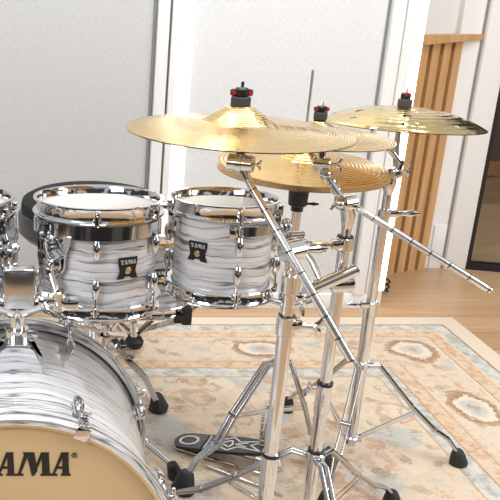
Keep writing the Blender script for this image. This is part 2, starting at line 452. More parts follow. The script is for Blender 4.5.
trim(2, .547, .592, white_gloss); trim(3, .594, .602, shadow_paint, 0, .03); trim(4, .604, .630, white_gloss, -.02)
trim(5, 1.435, 1.447, shadow_paint, 0, .03); trim(6, 1.449, 1.497, white_gloss); trim(7, 1.505, 1.545, white_gloss, -.02)
def strip(x0, x1, label):
    t = thing('led_strip', label, 'light strip', ((x0+x1)/2, YW, .07))
    obj('channel', box(B(), ((x0+x1)/2, YW+.018, .07+(Z1-.07)/2), (x1-x0, .024, Z1-.08)), white_gloss, t)
    obj('diffuser', box(B(), ((x0+x1)/2, YW-.002, .07+(Z1-.07)/2), (x1-x0-.006, .016, Z1-.09), None, .003), led, t, label='glowing white diffuser')
strip(.632, .688, 'glowing vertical white light strip left of the paler wall panel')
strip(1.547, 1.592, 'glowing vertical white light strip beside the oak slats')

# oak slats on the angled wall behind, white jamb, glazed door
a, c = V((1.66, 3.66, 0)), V((2.03, 3.805, 0))
c = c-(c-a).normalized()*.028; d = (c-a).normalized(); nrm = V((d.y, -d.x, 0))
def along(s, off, z): return a+d*s+nrm*off+V((0, 0, z))
def slab(bm, s0, s1, o0, o1, z0, z1, z2=None):
    z2 = z1 if z2 is None else z2
    lo = [along(s0, o0, z0), along(s1, o0, z0), along(s1, o1, z0), along(s0, o1, z0)]
    hi = [along(s0, o0, z1), along(s1, o0, z2), along(s1, o1, z2), along(s0, o1, z1)]
    vs = [bm.verts.new(p) for p in lo+hi]
    for q in ((3, 2, 1, 0), (4, 5, 6, 7), (0, 1, 5, 4), (1, 2, 6, 5), (2, 3, 7, 6), (3, 0, 4, 7)): bm.faces.new([vs[i] for i in q])
    return bm
L = (c-a).length
struct(obj('wall_right', slab(B(), -.3, L+.115, -.12, -.034, 0, Z1), white_paint))
struct(obj('trim_8', slab(B(), .085, .112, -.033, .0, 1.13, Z1), oak_slat))
t = thing('slat_panel', 'waist-high panel of vertical oak slats on the white angled wall', 'slat panel', along(L/2, 0, 0))
obj('backing', slab(B(), -.2, L, -.03, -.008, .0, 1.085), oak_groove, t)
nS = 9; pitch = .066
for i in range(nS):
    s1 = L-i*pitch
    obj('slat', slab(B(), s1-.043, s1, -.008, .012, .0, 1.085), oak_slat, t)
lb = B(); vs = []
for (s, zb, zt) in ((-.22, 1.068, 1.125), (L+.098, 1.094, 1.118)):
    for o in (-.03, .035): vs += [lb.verts.new(along(s, o, zb)), lb.verts.new(along(s, o, zt))]
for q in ((0, 1, 3, 2), (4, 6, 7, 5), (0, 4, 5, 1), (2, 3, 7, 6), (1, 5, 7, 3), (0, 2, 6, 4)): lb.faces.new([vs[i] for i in q])
obj('ledge', lb, oak_slat, t)
jx0 = 2.095
struct(obj('trim_9', box(B(), (2.045, 3.84, Z1/2), (.098, .08, Z1)), white_paint))
struct(obj('trim_10', box(B(), (2.154, 3.825, Z1/2), (.104, .10, Z1), None, .003), white_paint))
struct(obj('trim_11', box(B(), (2.098, 3.84, Z1/2), (.010, .09, Z1)), shadow_paint))
struct(obj('baseboard_right', box(B(), (2.060, 3.796, .11), (.06, .012, .22), None, .002), white_paint))
# door: leaf runs to the right and towards the camera
dr = bpy.data.objects.new('door_1', None); C.objects.link(dr); dr.location = (2.207, 3.78, 0); struct(dr)
da = V((2.207, 3.785, 0)); dd = V((.96, -.27, 0)).normalized(); dn = V((dd.y, -dd.x, 0))
def dslab(bm, s0, s1, o0, o1, z0, z1):
    lo = [da+dd*s0+dn*o0, da+dd*s1+dn*o0, da+dd*s1+dn*o1, da+dd*s0+dn*o1]
    vs = [bm.verts.new(p+V((0, 0, z))) for z in (z0, z1) for p in lo]
    for q in ((3, 2, 1, 0), (4, 5, 6, 7), (0, 1, 5, 4), (1, 2, 6, 5), (2, 3, 7, 6), (3, 0, 4, 7)): bm.faces.new([vs[i] for i in q])
    return bm
fb = dslab(B(), 0, .018, -.03, .01, 0, 2.2); dslab(fb, .018, .9, -.03, .01, 0, .036); dslab(fb, .88, .9, -.03, .01, .036, 2.2)
obj('door_frame', fb, black_frame, dr)
obj('glass_pane', dslab(B(), .018, .88, -.012, -.006, .036, 2.2), glass, dr)
struct(obj('floor_hall', box(B(), (3.7, 5.55, -.028), (4.2, 3.6, .04)), hall_floor_m))
struct(obj('wall_hall', box(B(), (3.7, 5.75, 1.35), (4.2, .08, 2.7)), dark_wall))
struct(obj('baseboard_hall', box(B(), (3.7, 5.70, .05), (4.2, .02, .10)), oak_groove))

rg = obj('area_rug', box(B(), ((RX0+RX1)/2, (RY0+RY1)/2, .005), (RX1-RX0, RY1-RY0, .010), None, .002), rug_mat, None, origin=((RX0+RX1)/2, (RY0+RY1)/2, 0))
tag(rg, 'large faded cream oriental rug under the whole drum kit', 'rug')
RZ = .010

# ---------------------------------------------------------------- drums
def hoop(bm, Rr, M, flip=1, hh=.022):
    pr = [(Rr+.002, -.010), (Rr+.013, -.011), (Rr+.0145, -.0085), (Rr+.013, -.006), (Rr+.0055, -.004), (Rr+.005, hh*.55), (Rr+.008, hh*.8), (Rr+.0125, hh*.86), (Rr+.0125, hh*.98), (Rr+.006, hh), (Rr+.002, hh*.7)]
    pr = [(r, h*flip) for r, h in pr]
    return lathe(bm, pr, M, 72, True)
def shell_dir(M, ang, Rr, h):
    """point and matrix on a shell: local z outward, local y along the axis. ang 0 faces the camera (-Y), + to the right"""
    a = R(ang)-PI/2
    out = V((math.cos(a), math.sin(a), 0)); tan = V((-math.sin(a), math.cos(a), 0))
    o = out*Rr+V((0, 0, h))
    L_ = Matrix(((tan.x, 0, out.x, o.x), (tan.y, 0, out.y, o.y), (tan.z, 1, out.z, o.z), (0, 0, 0, 1)))
    return M @ L_
def lug_mesh(L_, s=1.):
    bm = B()
    box(bm, (0, 0, .003), (.013*s, .030*s, .006), L_, .002)
    tube(bm, [L_ @ V((0, y*s, z*s)) for y, z in ((-.020, .006), (-.017, .011), (-.006, .013), (.006, .013), (.017, .011), (.020, .006))], [.003*s, .0062*s, .0085*s, .0085*s, .0062*s, .003*s], 14)
    return bm
def badge(parent, L_, w, h):
    poly = [(-w*.5, h*.5), (w*.5, h*.5), (w*.46, h*.12), (w*.40, -h*.12), (w*.44, -h*.30), (w*.54, -h*.5), (w*.20, -h*.5), (w*.12, -h*.40), (-w*.12, -h*.40), (-w*.20, -h*.5), (-w*.54, -h*.5), (-w*.44, -h*.30), (-w*.40, -h*.12), (-w*.46, h*.12)]
    bd = obj('badge', prism(B(), poly, .0016, L_), black_print, parent, label='black badge plate')
    bm = word(B(), 'TAMA', h*.20, L_ @ Matrix.Translation((0, h*.18, .0016)), .0006, True, 1.0)
    obj('lettering', bm, silver_print, bd)
    obj('medallion', lathe(B(), [(0, .0045), (w*.11, .0045), (w*.16, .003), (w*.17, 0)], L_ @ Matrix.Translation((0, -h*.12, .0008)), 24), gold, bd)
def tom(name, label, ctr, Rr, hgt, tilt, roll, lugs, group, wrapmat=wrap, badge_ang=None, bw=.041, badge_h=.5, skip_top=()):
    """ctr = centre of the top head"""
    M = Matrix.Translation(ctr) @ Matrix.Rotation(R(roll), 4, 'Y') @ Matrix.Rotation(R(tilt), 4, 'X') @ Matrix.Rotation(0, 4, 'Z')
    base = M @ V((0, 0, -hgt))
    t = thing(name, label, 'drum', base, group)
    obj('shell', lathe(B(), [(Rr, -hgt+.004), (Rr, -.004)], M @ Matrix.Rotation(R(90), 4, 'Z'), 72), wrapmat, t)
    obj('batter_head', lathe(B(), [(Rr+.003, -.006), (Rr+.003, 0), (Rr-.004, .0032), (0, .0032)], M, 72), head_white, t)
    obj('resonant_head', lathe(B(), [(Rr+.003, .006), (Rr+.003, 0), (Rr-.004, -.0032), (0, -.0032)], M @ Matrix.Translation((0, 0, -hgt)), 72), head_white, t)
    obj('top_hoop', hoop(B(), Rr, M), chrome, t)
    obj('bottom_hoop', hoop(B(), Rr, M @ Matrix.Translation((0, 0, -hgt)), -1), chrome, t)
    for an in lugs:
        for top in (1, 0):
            if top and an in skip_top: continue
            h = -.062 if top else -hgt+.052
            obj('lug', lug_mesh(shell_dir(M, an, Rr, h)), chrome, t)
            L2 = shell_dir(M, an, Rr+.0125, h)
            e = (.062+.004) if top else -(.052+.004)
            bm = cyl(B(), L2 @ V((0, 0, 0)), L2 @ V((0, e, 0)), .0026, 10)
            hd = (.050, .071) if top else (-.040, -.060)
            cyl(bm, L2 @ V((0, hd[0], 0)), L2 @ V((0, hd[1], 0)), .0055, 10, bev=.001)
            box(bm, (0, (hd[0]+e)/2, -.003), (.018, .010, .012), L2, .002)
            obj('tension_rod', bm, chrome, t)
    if badge_ang is not None:
        badge(t, shell_dir(M, badge_ang, Rr+.0002, -hgt*badge_h), bw, bw*.98)
    return t, M
def mount_band(t, M, Rr, a0, a1, h0, h1, grow=.013):
    """chrome suspension band standing off the shell just below the hoop"""
    g = Rr+grow
    bm = lathe(B(), [(g, h0), (g+.003, h0), (g+.003, h1), (g, h1)], M, 40, True, a0=R(a0)-PI/2, a1=R(a1)-PI/2)
    for an in (a0, a1):
        L_ = shell_dir(M, an, g, (h0+h1)/2)
        box(bm, (0, 0, -.004), (.018, abs(h1-h0)+.006, .016), L_, .003)
    return obj('mount_band', bm, chrome, t)

# tom beside the centre holder
c1 = P(98, 206, 1.70)
tA, MA = tom('rack_tom', 'white swirl rack tom on the left above the bass drum', c1, .127, .197, -4, 0, (-126, -68, -6, 54, 114, 174), 'rack toms', badge_ang=24, bw=.046, badge_h=.53, skip_top=(-68,))
mount_band(tA, MA, .127, -72, 58, -.042, -.014)
Lb = shell_dir(MA, -46, .127, -.088)
pb = B(); prism(pb, [(-.044, .050), (.046, .050), (.043, .032), (.034, .016), (.030, -.02), (.012, -.048), (-.012, -.054), (-.034, -.044), (-.044, -.01)], .005, Lb @ Matrix.Translation((0, 0, .008)))
pl = obj('mount_plate', pb, chrome, tA)
cb = B(); prism(cb, [(.024*math.cos(R(60*k+30)), -.008+.027*math.sin(R(60*k+30))) for k in range(6)], .012, Lb @ Matrix.Translation((.006, 0, .012)))
bmesh.ops.bevel(cb, geom=list(cb.edges), offset=.003, segments=2, affect='EDGES')
box(cb, (.006, -.010, .030), (.026, .026, .018), Lb, .005); cyl(cb, Lb @ V((.006, -.014, .030)), Lb @ V((.006, -.034, .030)), .0125, 16, bev=.003)
tube(cb, [Lb @ V((.004, .008, .030)), Lb @ V((.002, .020, .034)), Lb @ V((-.006, .034, .030))], [.005, .006, .0045], 10)
RODTOP = Lb @ V((.006, -.020, .030))
obj('rod_clamp', cb, chrome, pl)
sb = B()
for dx_, dy_ in ((-.026, .04), (.022, .04)): ball(sb, Lb @ V((dx_, dy_, .013)), .0045, (1, 1, 1))
obj('bolt', sb, black_plastic, pl)

# tom to its right
c2 = P(224.5, 206, 1.715)
tB, MB = tom('rack_tom', 'smaller white swirl rack tom on the right, behind the tilted boom arm', c2, .1045, .175, -4, 0, (3, 72, -103, 138, -164), 'rack toms', badge_ang=-42, bw=.043, badge_h=.46)
mount_band(tB, MB, .1045, -4, 90, -.040, -.020)
mount_band(tB, MB, .1045, -112, -76, -.044, -.018)
Lb = shell_dir(MB, 98, .1045, -.06)
pb = B(); prism(pb, [(-.028, .045), (.028, .045), (.028, -.01), (.012, -.045), (-.012, -.045), (-.028, -.01)], .005, Lb @ Matrix.Translation((0, 0, .010)))
pl = obj('mount_plate', pb, chrome, tB)
cb = B(); box(cb, (0, 0, .026), (.028, .036, .024), Lb, .004); ball(cb, Lb @ V((0, .02, .04)), .010)
tube(cb, [Lb @ V((-.018, .0, .03)), Lb @ V((-.030, .008, .036)), Lb @ V((-.034, .02, .036))], .004, 10)
obj('rod_clamp', cb, chrome, pl)

# tom cut by the left edge
c3 = P(-51, 206, 1.68)
tC, MC = tom('rack_tom', 'rack tom cut off by the left edge of the photo', c3, .127, .197, -4, 0, (-120, -60, 0, 60, 88, 150), 'rack toms', badge_ang=-29)
mount_band(tC, MC, .127, -60, 88, -.042, -.014)
Lb = shell_dir(MC, 62, .127, -.085)
pb = B(); prism(pb, [(-.030, .045), (.034, .045), (.034, .01), (.022, -.03), (.0, -.05), (-.02, -.04), (-.030, -.01)], .005, Lb @ Matrix.Translation((0, 0, .008)))
pl = obj('mount_plate', pb, chrome, tC)
cb = B(); box(cb, (0, -.005, .022), (.030, .034, .022), Lb, .004); ball(cb, Lb @ V((0, .012, .032)), .011)
obj('rod_clamp', cb, chrome, pl)

# snare behind, on its stand
c4 = V((.372, 2.28, .695))
tS, MS = tom('snare_drum', 'deep grey swirl snare drum behind, half hidden by the two toms', c4, .170, .205, 0, 0, (-75, -25, 32, 75, 120, 165, -120), None, wrap_dark, badge_ang=9, bw=.05, badge_h=.5)

# ---- bass drum
BC = V((.003, 1.30, .330)); BR = .287; BD = .43
Mb = axisM((BC.x, BC.y, BC.z), (0, -1, 0), (1, 0, 0))       # local z towards the camera, local x right
t = thing('bass_drum', 'large white swirl bass drum with amber front head at lower left', 'drum', (BC.x, BC.y+BD/2, RZ))
bass = t
obj('shell', lathe(B(), [(BR, -BD), (BR, 0)], Mb @ Matrix.Rotation(-PI/2, 4, 'Z'), 96), wrap_bass, t)
fh = obj('front_head', lathe(B(), [(BR+.006, -.012), (BR+.006, .006), (BR-.004, .009), (0, .0095)], Mb, 96), head_amber, t, label='amber front head')
Mt = Mb @ Matrix.Rotation(-PI/2, 4, 'X')
obj('lettering', word(B(), 'TAMA', .0497, Mb @ Matrix.Translation((.006, .187, .0096)), .0008, True, .91), black_print, fh, label='black slab lettering')
rm = B(); Mr = Mb @ Matrix.Translation((.1035, .2305, .0096))
lathe(rm, [(.0046, 0), (.0054, 0), (.0054, .0008), (.0046, .0008)], Mr, 24, True)
for q in ([(-.002, -.003), (-.0012, -.003), (-.0012, .003), (-.002, .003)], [(-.0012, .003), (.0015, .003), (.0022, .0015), (.0015, 0), (-.0012, 0), (-.0012, .0008), (.001, .0008), (.0013, .0015), (.001, .0022), (-.0012, .0022)], [(-.0002, .0002), (.0008, .0002), (.0025, -.003), (.0014, -.003)]):
    prism(rm, q, .0008, Mr)
obj('registered_mark', rm, black_print, fh)
obj('rear_head', lathe(B(), [(BR+.006, .012), (BR+.006, -.006), (0, -.009)], Mb @ Matrix.Translation((0, 0, -BD)), 96), head_white, t)
def bhoop(name, h0, h1):
    pr = [(BR+.008, h0), (BR+.020, h0), (BR+.021, h0+.002), (BR+.021, h1-.002), (BR+.020, h1), (BR+.008, h1)]
    o = obj(name, lathe(B(), pr, Mb @ Matrix.Rotation(-PI/2, 4, 'Z'), 96, True), wrap_bass, t)
    hm = (h0+h1)/2
    obj('inlay', lathe(B(), [(BR+.0212, hm-.003), (BR+.0225, hm-.003), (BR+.0225, hm+.003), (BR+.0212, hm+.003)], Mb, 96, True), chrome_satin, o, label='thin metal line round the hoop')
    ei = h1 if name == 'front_hoop' else h0
    obj('edge_strip', lathe(B(), [(BR+.0035, ei-.002), (BR+.0078, ei-.002), (BR+.0078, ei+.0006), (BR+.0035, ei+.0006)], Mb, 96, True), gold, o)
bhoop('front_hoop', -.024, .014); bhoop('rear_hoop', -BD-.014, -BD+.024)
for k in range(8):
    an = R(22.5+45*k)
    out = V((math.sin(an), math.cos(an), 0)); tg = V((math.cos(an), -math.sin(an), 0))
    def LM(h, rr): 
        o = out*rr+V((0, 0, h))
        return Mb @ Matrix(((tg.x, 0, out.x, o.x), (tg.y, 0, out.y, o.y), (tg.z, 1, out.z, o.z), (0, 0, 0, 1)))
    for front in (1, 0):
        h = -.085 if front else -BD+.085
        sg = 1 if front else -1
        obj('lug', lug_mesh(LM(h, BR), 1.35), chrome, t)
        Lc = LM(0 if front else -BD, BR+.021)
        bm = B(); box(bm, (0, sg*.000, .004), (.022, .030, .008), Lc, .002)
        box(bm, (0, sg*.016, -.006), (.026, .008, .026), Lc, .002)
        box(bm, (0, sg*-.016, .006), (.016, .014, .016), Lc, .003)
        obj('claw_hook', bm, chrome, t)
        Lr = LM(h, BR+.0175)
        q = LM(0 if front else -BD, BR+.027)
        rb = cyl(B(), Lr @ V((0, sg*.01, 0)), q @ V((0, sg*.004, 0)), .0035, 10)
        tube(rb, [q @ V((-.012, sg*-.024, .012)), q @ V((0, sg*-.022, .007)), q @ V((.012, sg*-.024, .012))], [.003, .005, .003], 10)
        obj('tension_rod', rb, chrome, t)
# rubber feet under the hoops are hidden; spurs reach the rug
for sx in (-1, 1):
    p0 = V((BC.x+sx*(BR-.005)*math.cos(R(-25)), 1.42, BC.z+BR*math.sin(R(-25)))); p1 = V((BC.x+sx*.345, 1.22, RZ+.012))
    sp = obj('spur', cyl(cyl(B(), p0, p0+(p1-p0)*.3, .013), p0, p1, .008), chrome, t)
    obj('rubber_tip', lathe(B(), [(0, -.012), (.012, -.012), (.014, .0), (.010, .03), (0, .03)], axisM(p1, p0-p1), 16), rubber, sp)

# ---- double tom holder on top of the bass drum
hx = P(18, 352, 1.56)
zt = BC.z+BR
t = thing('tom_holder', 'chrome double tom holder standing on top of the bass drum', 'tom holder', (.003, 1.56, zt))
bm = B()
prism(bm, [(-.056, -.018), (.056, -.018), (.056, .004), (.030, .046), (.026, .060), (-.026, .060), (-.030, .046), (-.056, .004)], .062, axisM((.003, 1.570, zt-.002), (0, -1, 0), (1, 0, 0)))
bmesh.ops.bevel(bm, geom=list(bm.edges), offset=.004, segments=2, affect='EDGES')
obj('base_plate', bm, chrome, t)
bm = cyl(B(), (.003, 1.56, zt+.055), (.003, 1.56, zt+.075), .026, 24, bev=.003); cyl(bm, (.003, 1.56, zt+.075), (.003, 1.56, zt+.17), .0155, 24)
cyl(bm, (.003, 1.56, zt+.105), (.003, 1.56, zt+.125), .024, 24, bev=.003)
box(bm, (.030, 1.55, zt+.066), (.03, .014, .014), None, .003)
obj('post', bm, chrome, t)
bm = B(); box(bm, (.006, 1.545, zt+.172), (.064, .035, .086), None, .006)
obj('top_block', bm, chrome_satin, t)
for sx in (-1, 1):
    bm = B()
    ctr = V((.003, 1.56, zt+.122))
    A0 = ctr+V((sx*.010, 0, 0)); A1 = V((.003+sx*.056, 1.548, zt+.142)); A2 = V((.003+sx*.084, 1.542, zt+.146))
    for (p, q, r1, r2) in ((A0, A1, .024, .018), (A1, A2, .018, .013)): cyl(bm, p, q, r1, 20, r2)
    ball(bm, A1, .021); cyl(bm, A2+V((0, 0, -.024)), A2+V((0, 0, .02)), .015, 18, bev=.003)
    tube(bm, [A1+V((0, -.018, 0)), A1+V((sx*.004, -.032, -.008)), A1+V((sx*.018, -.036, -.014))], .005, 10)
    ar = obj('arm', bm, chrome, t)
    top = V(RODTOP) if sx > 0 else V((.003-.088, 1.545, zt+.235))
    bm = tube(B(), [A2+V((0, 0, -.03)), A2+(top-A2)*.1, A2+(top-A2)*.5, top], .0078, 14)
    obj('l_rod', bm, chrome_satin, ar)
    bm = B(); box(bm, A2+V((sx*.022, -.006, -.006)), (.036, .026, .024), None, .005); cyl(bm, A2+V((sx*.03, -.01, -.01)), A2+V((sx*.046, -.014, -.014)), .006, 12)
    obj('memory_lock', bm, black_plastic if sx < 0 else chrome, ar)

# ---------------------------------------------------------------- stands
def leg_parts(t, top, foot, mid_h, hub=None, wbar=.016, gap=.014, bend=.70, foot_s=.88, brace=True, mid_t=.5):
    """one double-strut tripod leg from collar point `top` to `foot` on the rug, rubber foot, brace from the leg to the lower hub"""
    top, foot = V(top), V(foot)
    out = V((foot.x-top.x, foot.y-top.y, 0)); L_ = out.length; out.normalize(); side = V((-out.y, out.x, 0))
    def q(f, z): return V((top.x, top.y, 0))+out*(L_*f)+V((0, 0, z))
    zt_ = top.z; zf = foot.z
    dz = zt_-zf; path = [top, q(.10, zt_+.002), q(.46, zf+dz*.60), q(bend, zf+dz*.37), q(.86, zf+dz*.27), q(.955, zf+.045)]
    bm = B()
    for s in (-1, 1):
        sp = [p+side*(s*gap/2*(1 if i < 4 else .45)) for i, p in enumerate(path)]
        tube(bm, sp, [.0058*(wbar/.016)]*6, 12)
    for i in (2, 3): cyl(bm, path[i]-side*gap*.75, path[i]+side*gap*.75, .0075, 12)
    bar(bm, [path[3], path[4], path[5]], gap*.9, .004, side)
    lg = obj('leg', bm, chrome_dark, t)
    dirv = (path[-1]-path[-2]).normalized()
    mf = axisM(foot, -dirv*.6+V((0, 0, .8)) - V((0, 0, 0)))
    k = foot_s
    fb_ = lathe(B(), [(0, .0), (.026*k, .0), (.029*k, .006*k), (.026*k, .02*k), (.023*k, .034*k), (.017*k, .052*k), (.013*k, .056*k), (0, .056*k)], Matrix.Translation(foot) @ Matrix.Rotation(R(12), 4, V((-side.x, -side.y, 0)) if False else side*-1), 18)
    obj('rubber_foot', fb_, rubber, lg)
    if brace and hub is not None:
        bm = B(); pm = q(mid_t, zf+(zt_-zf)*(.63-(mid_t-.42)*1.1))
        hb = V(hub)
        for s in (-1, 1): bar(bm, [hb+out*.014+side*(s*.006), pm+side*(s*gap*.35)+V((0, 0, -.004))], .009, .0025, V((0, 0, 1)))
        obj('brace', bm, chrome, t)
def collar(bm, x, y, z, r, h):
    cyl(bm, (x, y, z-h/2), (x, y, z+h/2), r, 24, bev=.003)
def wing(bm, p, d, up, s=1.):
    """wing bolt pointing along d"""
    p, d, up = V(p), V(d).normalized(), V(up).normalized()
    cyl(bm, p, p+d*.026*s, .0055*s, 12)
    e = p+d*.032*s
    for k in (-1, 1): tube(bm, [p+d*.022*s, e+up*(k*.010*s), e+d*.004*s+up*(k*.022*s)], [.0055*s, .0062*s, .0042*s], 10)
def wingbar(bm, p, d, s=1.):
    p, d = V(p), V(d).normalized()
    tube(bm, [p, p+d*.018*s, p+d*.03*s, p+d*.052*s], [.006*s, .0055*s, .0085*s, .0035*s], 10)
def boom(bm, p0, p1, r):
    p0, p1 = V(p0), V(p1); L_ = (p1-p0).length
    lathe(bm, [(0, 0), (r*.8, 0), (r, r*.4), (r, L_-r*.4), (r*.8, L_), (0, L_)], axisM(p0, p1-p0), 18)
def tilter(bm, p, up, side=(1, 0, 0), s=1., ws=.7):
    """toothed tilter block under a cymbal"""
    p, up, side = V(p), V(up).normalized(), V(side).normalized()
    cyl(bm, p-side*.018*s, p+side*.020*s, .0135*s, 20, bev=.002)
    cyl(bm, p-side*.004*s, p+side*.004*s, .0165*s, 24)
    wing(bm, p+side*.018*s, side, up, ws*s)
    cyl(bm, p, p+up*.032*s, .0078*s, 16); cyl(bm, p+up*.028*s, p+up*.036*s, .012*s, 18)
def topnut(parent, p, up, wings=True, s=1.):
    """felt, wing nut and stud above a cymbal bell; parts of the stand"""
    p, up = V(p), V(up).normalized(); M = axisM(p, up)
    obj('felt', lathe(B(), [(0, -.001), (.0165*s, -.001), (.0175*s, .002), (.0175*s, .017*s), (.016*s, .019*s), (0, .019*s)], M, 24), felt, parent)
    n = obj('wing_nut', lathe(B(), [(0, .019*s), (.011*s, .019*s), (.0125*s, .022*s), (.0125*s, .032*s), (.010*s, .035*s), (0, .035*s)], M, 20) if True else None, black_plastic, parent)
    bm = B()
    if wings:
        for k in (-1, 1):
            wb = box(B(), (k*.0145*s, 0, .0265*s), (.011*s, .011*s, .012*s), M, .003); obj('wing', wb, black_plastic, n)
            cb_ = lathe(B(), [(0, 0), (.0042*s, 0), (.0042*s, .0012), (0, .0012)], M @ Matrix.Translation((k*.0150*s, -.0056*s, .0265*s)) @ Matrix.Rotation(PI/2, 4, 'X'), 14)
            obj('wing_cap', cb_, red_plastic, n, label='red cap')
    else:
        obj('red_button', box(bm, (0, -.006, .031*s), (.012*s, .012*s, .012*s), M, .002), red_plastic, n, label='red button')
    obj('stud', cyl(B(), p+up*.03*s, p+up*.046*s, .003*s, 10), chrome, parent)

def cymbal(name, label, ctr, Rr, up, mat, bell=(.055, .020), bow=.020, holes=False, group='cymbals', flip=1, cat='cymbal', edge_drop=0., extra=None):
    """ctr = where the bell top sits; up = its axis"""
    M = axisM(ctr, up)
    t = obj
    br, bh = bell
    prof = [(.006, 0)]
    for i in range(1, 9):
        a_ = i/8; prof.append((br*(.10+.90*a_), -bh*(.5*a_*a_*(3-2*a_)+.5*a_**1.4)))
    n = 18
    for i in range(1, n+1):
        u = i/n; prof.append((br+(Rr-br)*u, -bh-bow*((.08*u+.92*u*u) if holes else (.55*u+.45*u*u))-edge_drop*u**5))
    th = .0018
    full = [(r, h*flip) for r, h in prof]+[(r, (h-th)*flip) for r, h in reversed(prof)]
    bm = B(); lathe(bm, full, M, 96, True, mult=None)
    if holes:
        # cut round holes: drop faces of a finer disc whose centre falls in a hole
        bm.free(); bm = B(); prof2 = []
        nr, na = 120, 420
        def hz(r):
            for (r0, h0), (r1, h1) in zip(prof, prof[1:]):
                if r <= r1: return h0+(h1-h0)*(r-r0)/max(1e-6, r1-r0)
            return prof[-1][1]
        ps = [.006+(Rr-.006)*i/nr for i in range(nr+1)]
        hs = [(.62*Rr, 2*PI*(k+.15)/6, .010) for k in range(6)]+[(.84*Rr, 2*PI*(k+.5)/8, .0075) for k in range(8)]
        pts = [(rr*math.cos(an), rr*math.sin(an), q) for rr, an, q in hs]
        uvl = bm.loops.layers.uv.verify(); grid = []
        for sd in (0, 1):
            g = [[bm.verts.new(M @ V((r*math.cos(2*PI*k/na), r*math.sin(2*PI*k/na), hz(r)-sd*th))) for k in range(na)] for r in ps]; grid.append(g)
        for sd in (0, 1):
            for i in range(nr):
                rm_ = (ps[i]+ps[i+1])/2
                for k in range(na):
                    an = 2*PI*(k+.5)/na; x_, y_ = rm_*math.cos(an), rm_*math.sin(an)
                    if any((x_-hx_)**2+(y_-hy_)**2 < q*q for hx_, hy_, q in pts): continue
                    g = grid[sd]; k2 = (k+1) % na
                    f = bm.faces.new([g[i][k], g[i][k2], g[i+1][k2], g[i+1][k]])
                    for lp, (kk, rr) in zip(f.loops, ((k, ps[i]), (k+1, ps[i]), (k+1, ps[i+1]), (k, ps[i+1]))): lp[uvl].uv = (kk/na, rr)
        for k in range(na):
            k2 = (k+1) % na; bm.faces.new([grid[0][nr][k], grid[0][nr][k2], grid[1][nr][k2], grid[1][nr][k]])
        for v_ in [v for v in bm.verts if not v.link_faces]: bm.verts.remove(v_)
    o = obj(name, bm, mat, None, 50, origin=tuple(ctr))
    tag(o, label, cat, group)
    return o, M, prof

# ---- front boom stand
FX, FY = .521, 1.45
t = thing('cymbal_stand', 'front chrome boom stand holding the large crash cymbal', 'cymbal stand', (FX, FY, RZ), 'boom cymbal stands'); stF = t
bm = cyl(B(), (FX, FY, .08), (FX, FY, .462), .0158, 28); collar(bm, FX, FY, .43, .0175, .075)
obj('lower_tube', bm, chrome, t)
obj('tube_gasket', cyl(B(), (FX, FY, .456), (FX, FY, .464), .0182, 24), black_plastic, t)
obj('middle_tube', cyl(B(), (FX, FY, .46), (FX, FY, .742), .0146, 28), chrome, t)
bm = B(); zc = P(275, 321, FY).z
cyl(bm, (FX, FY, zc-.030), (FX, FY, zc+.012), .0182, 26, bev=.003); box(bm, (FX+.014, FY-.004, zc-.006), (.028, .026, .026), None, .005); cyl(bm, (FX+.02, FY-.004, zc-.006), (FX+.036, FY-.004, zc-.006), .006, 12)
obj('tube_clamp', bm, chrome, t)
obj('wing_bolt', (lambda b_: (wing(b_, (FX+.028, FY-.010, zc-.006), (1, -.1, -.05), (.05, -.2, 1), 1.0), b_)[1])(B()), chrome, t)
obj('clamp_gasket', cyl(B(), (FX, FY, zc+.011), (FX, FY, zc+.0135), .0160, 24), black_plastic, t)
bm = cyl(B(), (FX, FY, zc), (FX, FY, P(288, 272, FY).z+.008), .0125, 26)
zt_ = P(289, 277, FY).z
cyl(bm, (FX, FY, zt_-.034), (FX, FY, zt_+.008), .0180, 26, bev=.004)
obj('upper_tube', bm, chrome, t)
pv = P(290, 251, FY-.005)
bm = cyl(B(), (FX, FY, zt_), (FX, FY, pv.z-.01), .010, 18)
cyl(bm, pv+V((-.016, -.010, 0)), pv+V((.024, .008, .002)), .0195, 26, bev=.003)
cyl(bm, pv+V((.024, .008, .002)), pv+V((.030, .010, .002)), .013, 20)
obj('boom_pivot', bm, chrome, t)
obj('wing_bolt', (lambda b_: (wingbar(b_, pv+V((.026, .009, .0)), (1, .1, .02), .95), b_)[1])(B()), chrome, t)
bt = P(243, 172, 1.50); bpv = P(286, 247, FY-.03)
dv = (bpv-bt)
# extend to the counter end
e = 1.
while PX(bt+dv*e)[1] < 361: e += .01
bend_ = bt+dv*e
bm = B(); boom(bm, bt, bend_, .0076)
obj('boom_arm', bm, chrome_ringed, t)
upF = (V((0.02, .012, 1))).normalized()
tp = P(240, 163, 1.505)
bm = B(); tilter(bm, tp, upF, (1, -.55, 0), 1.25, .35); cyl(bm, tp, bt+(bpv-bt)*.10, .0085, 14); obj('tilter', bm, chrome, t)
obj('gasket', cyl(B(), tp+V((-.012, -.004, 0)), tp+V((-.006, -.002, 0)), .0150, 20), black_plastic, t)
cF = P(240.5, 104, 1.505); cyl_top = cF
obj('rod', cyl(B(), tp+upF*.02, cF+upF*.012, .0042, 12), chrome, t)
topnut(t, cF-upF*.006, upF, True, 1.02)
for an in (98, -22, 220):
    leg_parts(t, (FX+.022*math.cos(R(an)), FY+.022*math.sin(R(an)), .30), (FX+.33*math.cos(R(an)), FY+.33*math.sin(R(an)), RZ), 0, (FX, FY, .085))
for z, h_ in ((.30, .03), (.085, .02)): bm = B(); collar(bm, FX, FY, z, .026, h_); obj('leg_collar', bm, chrome, t)

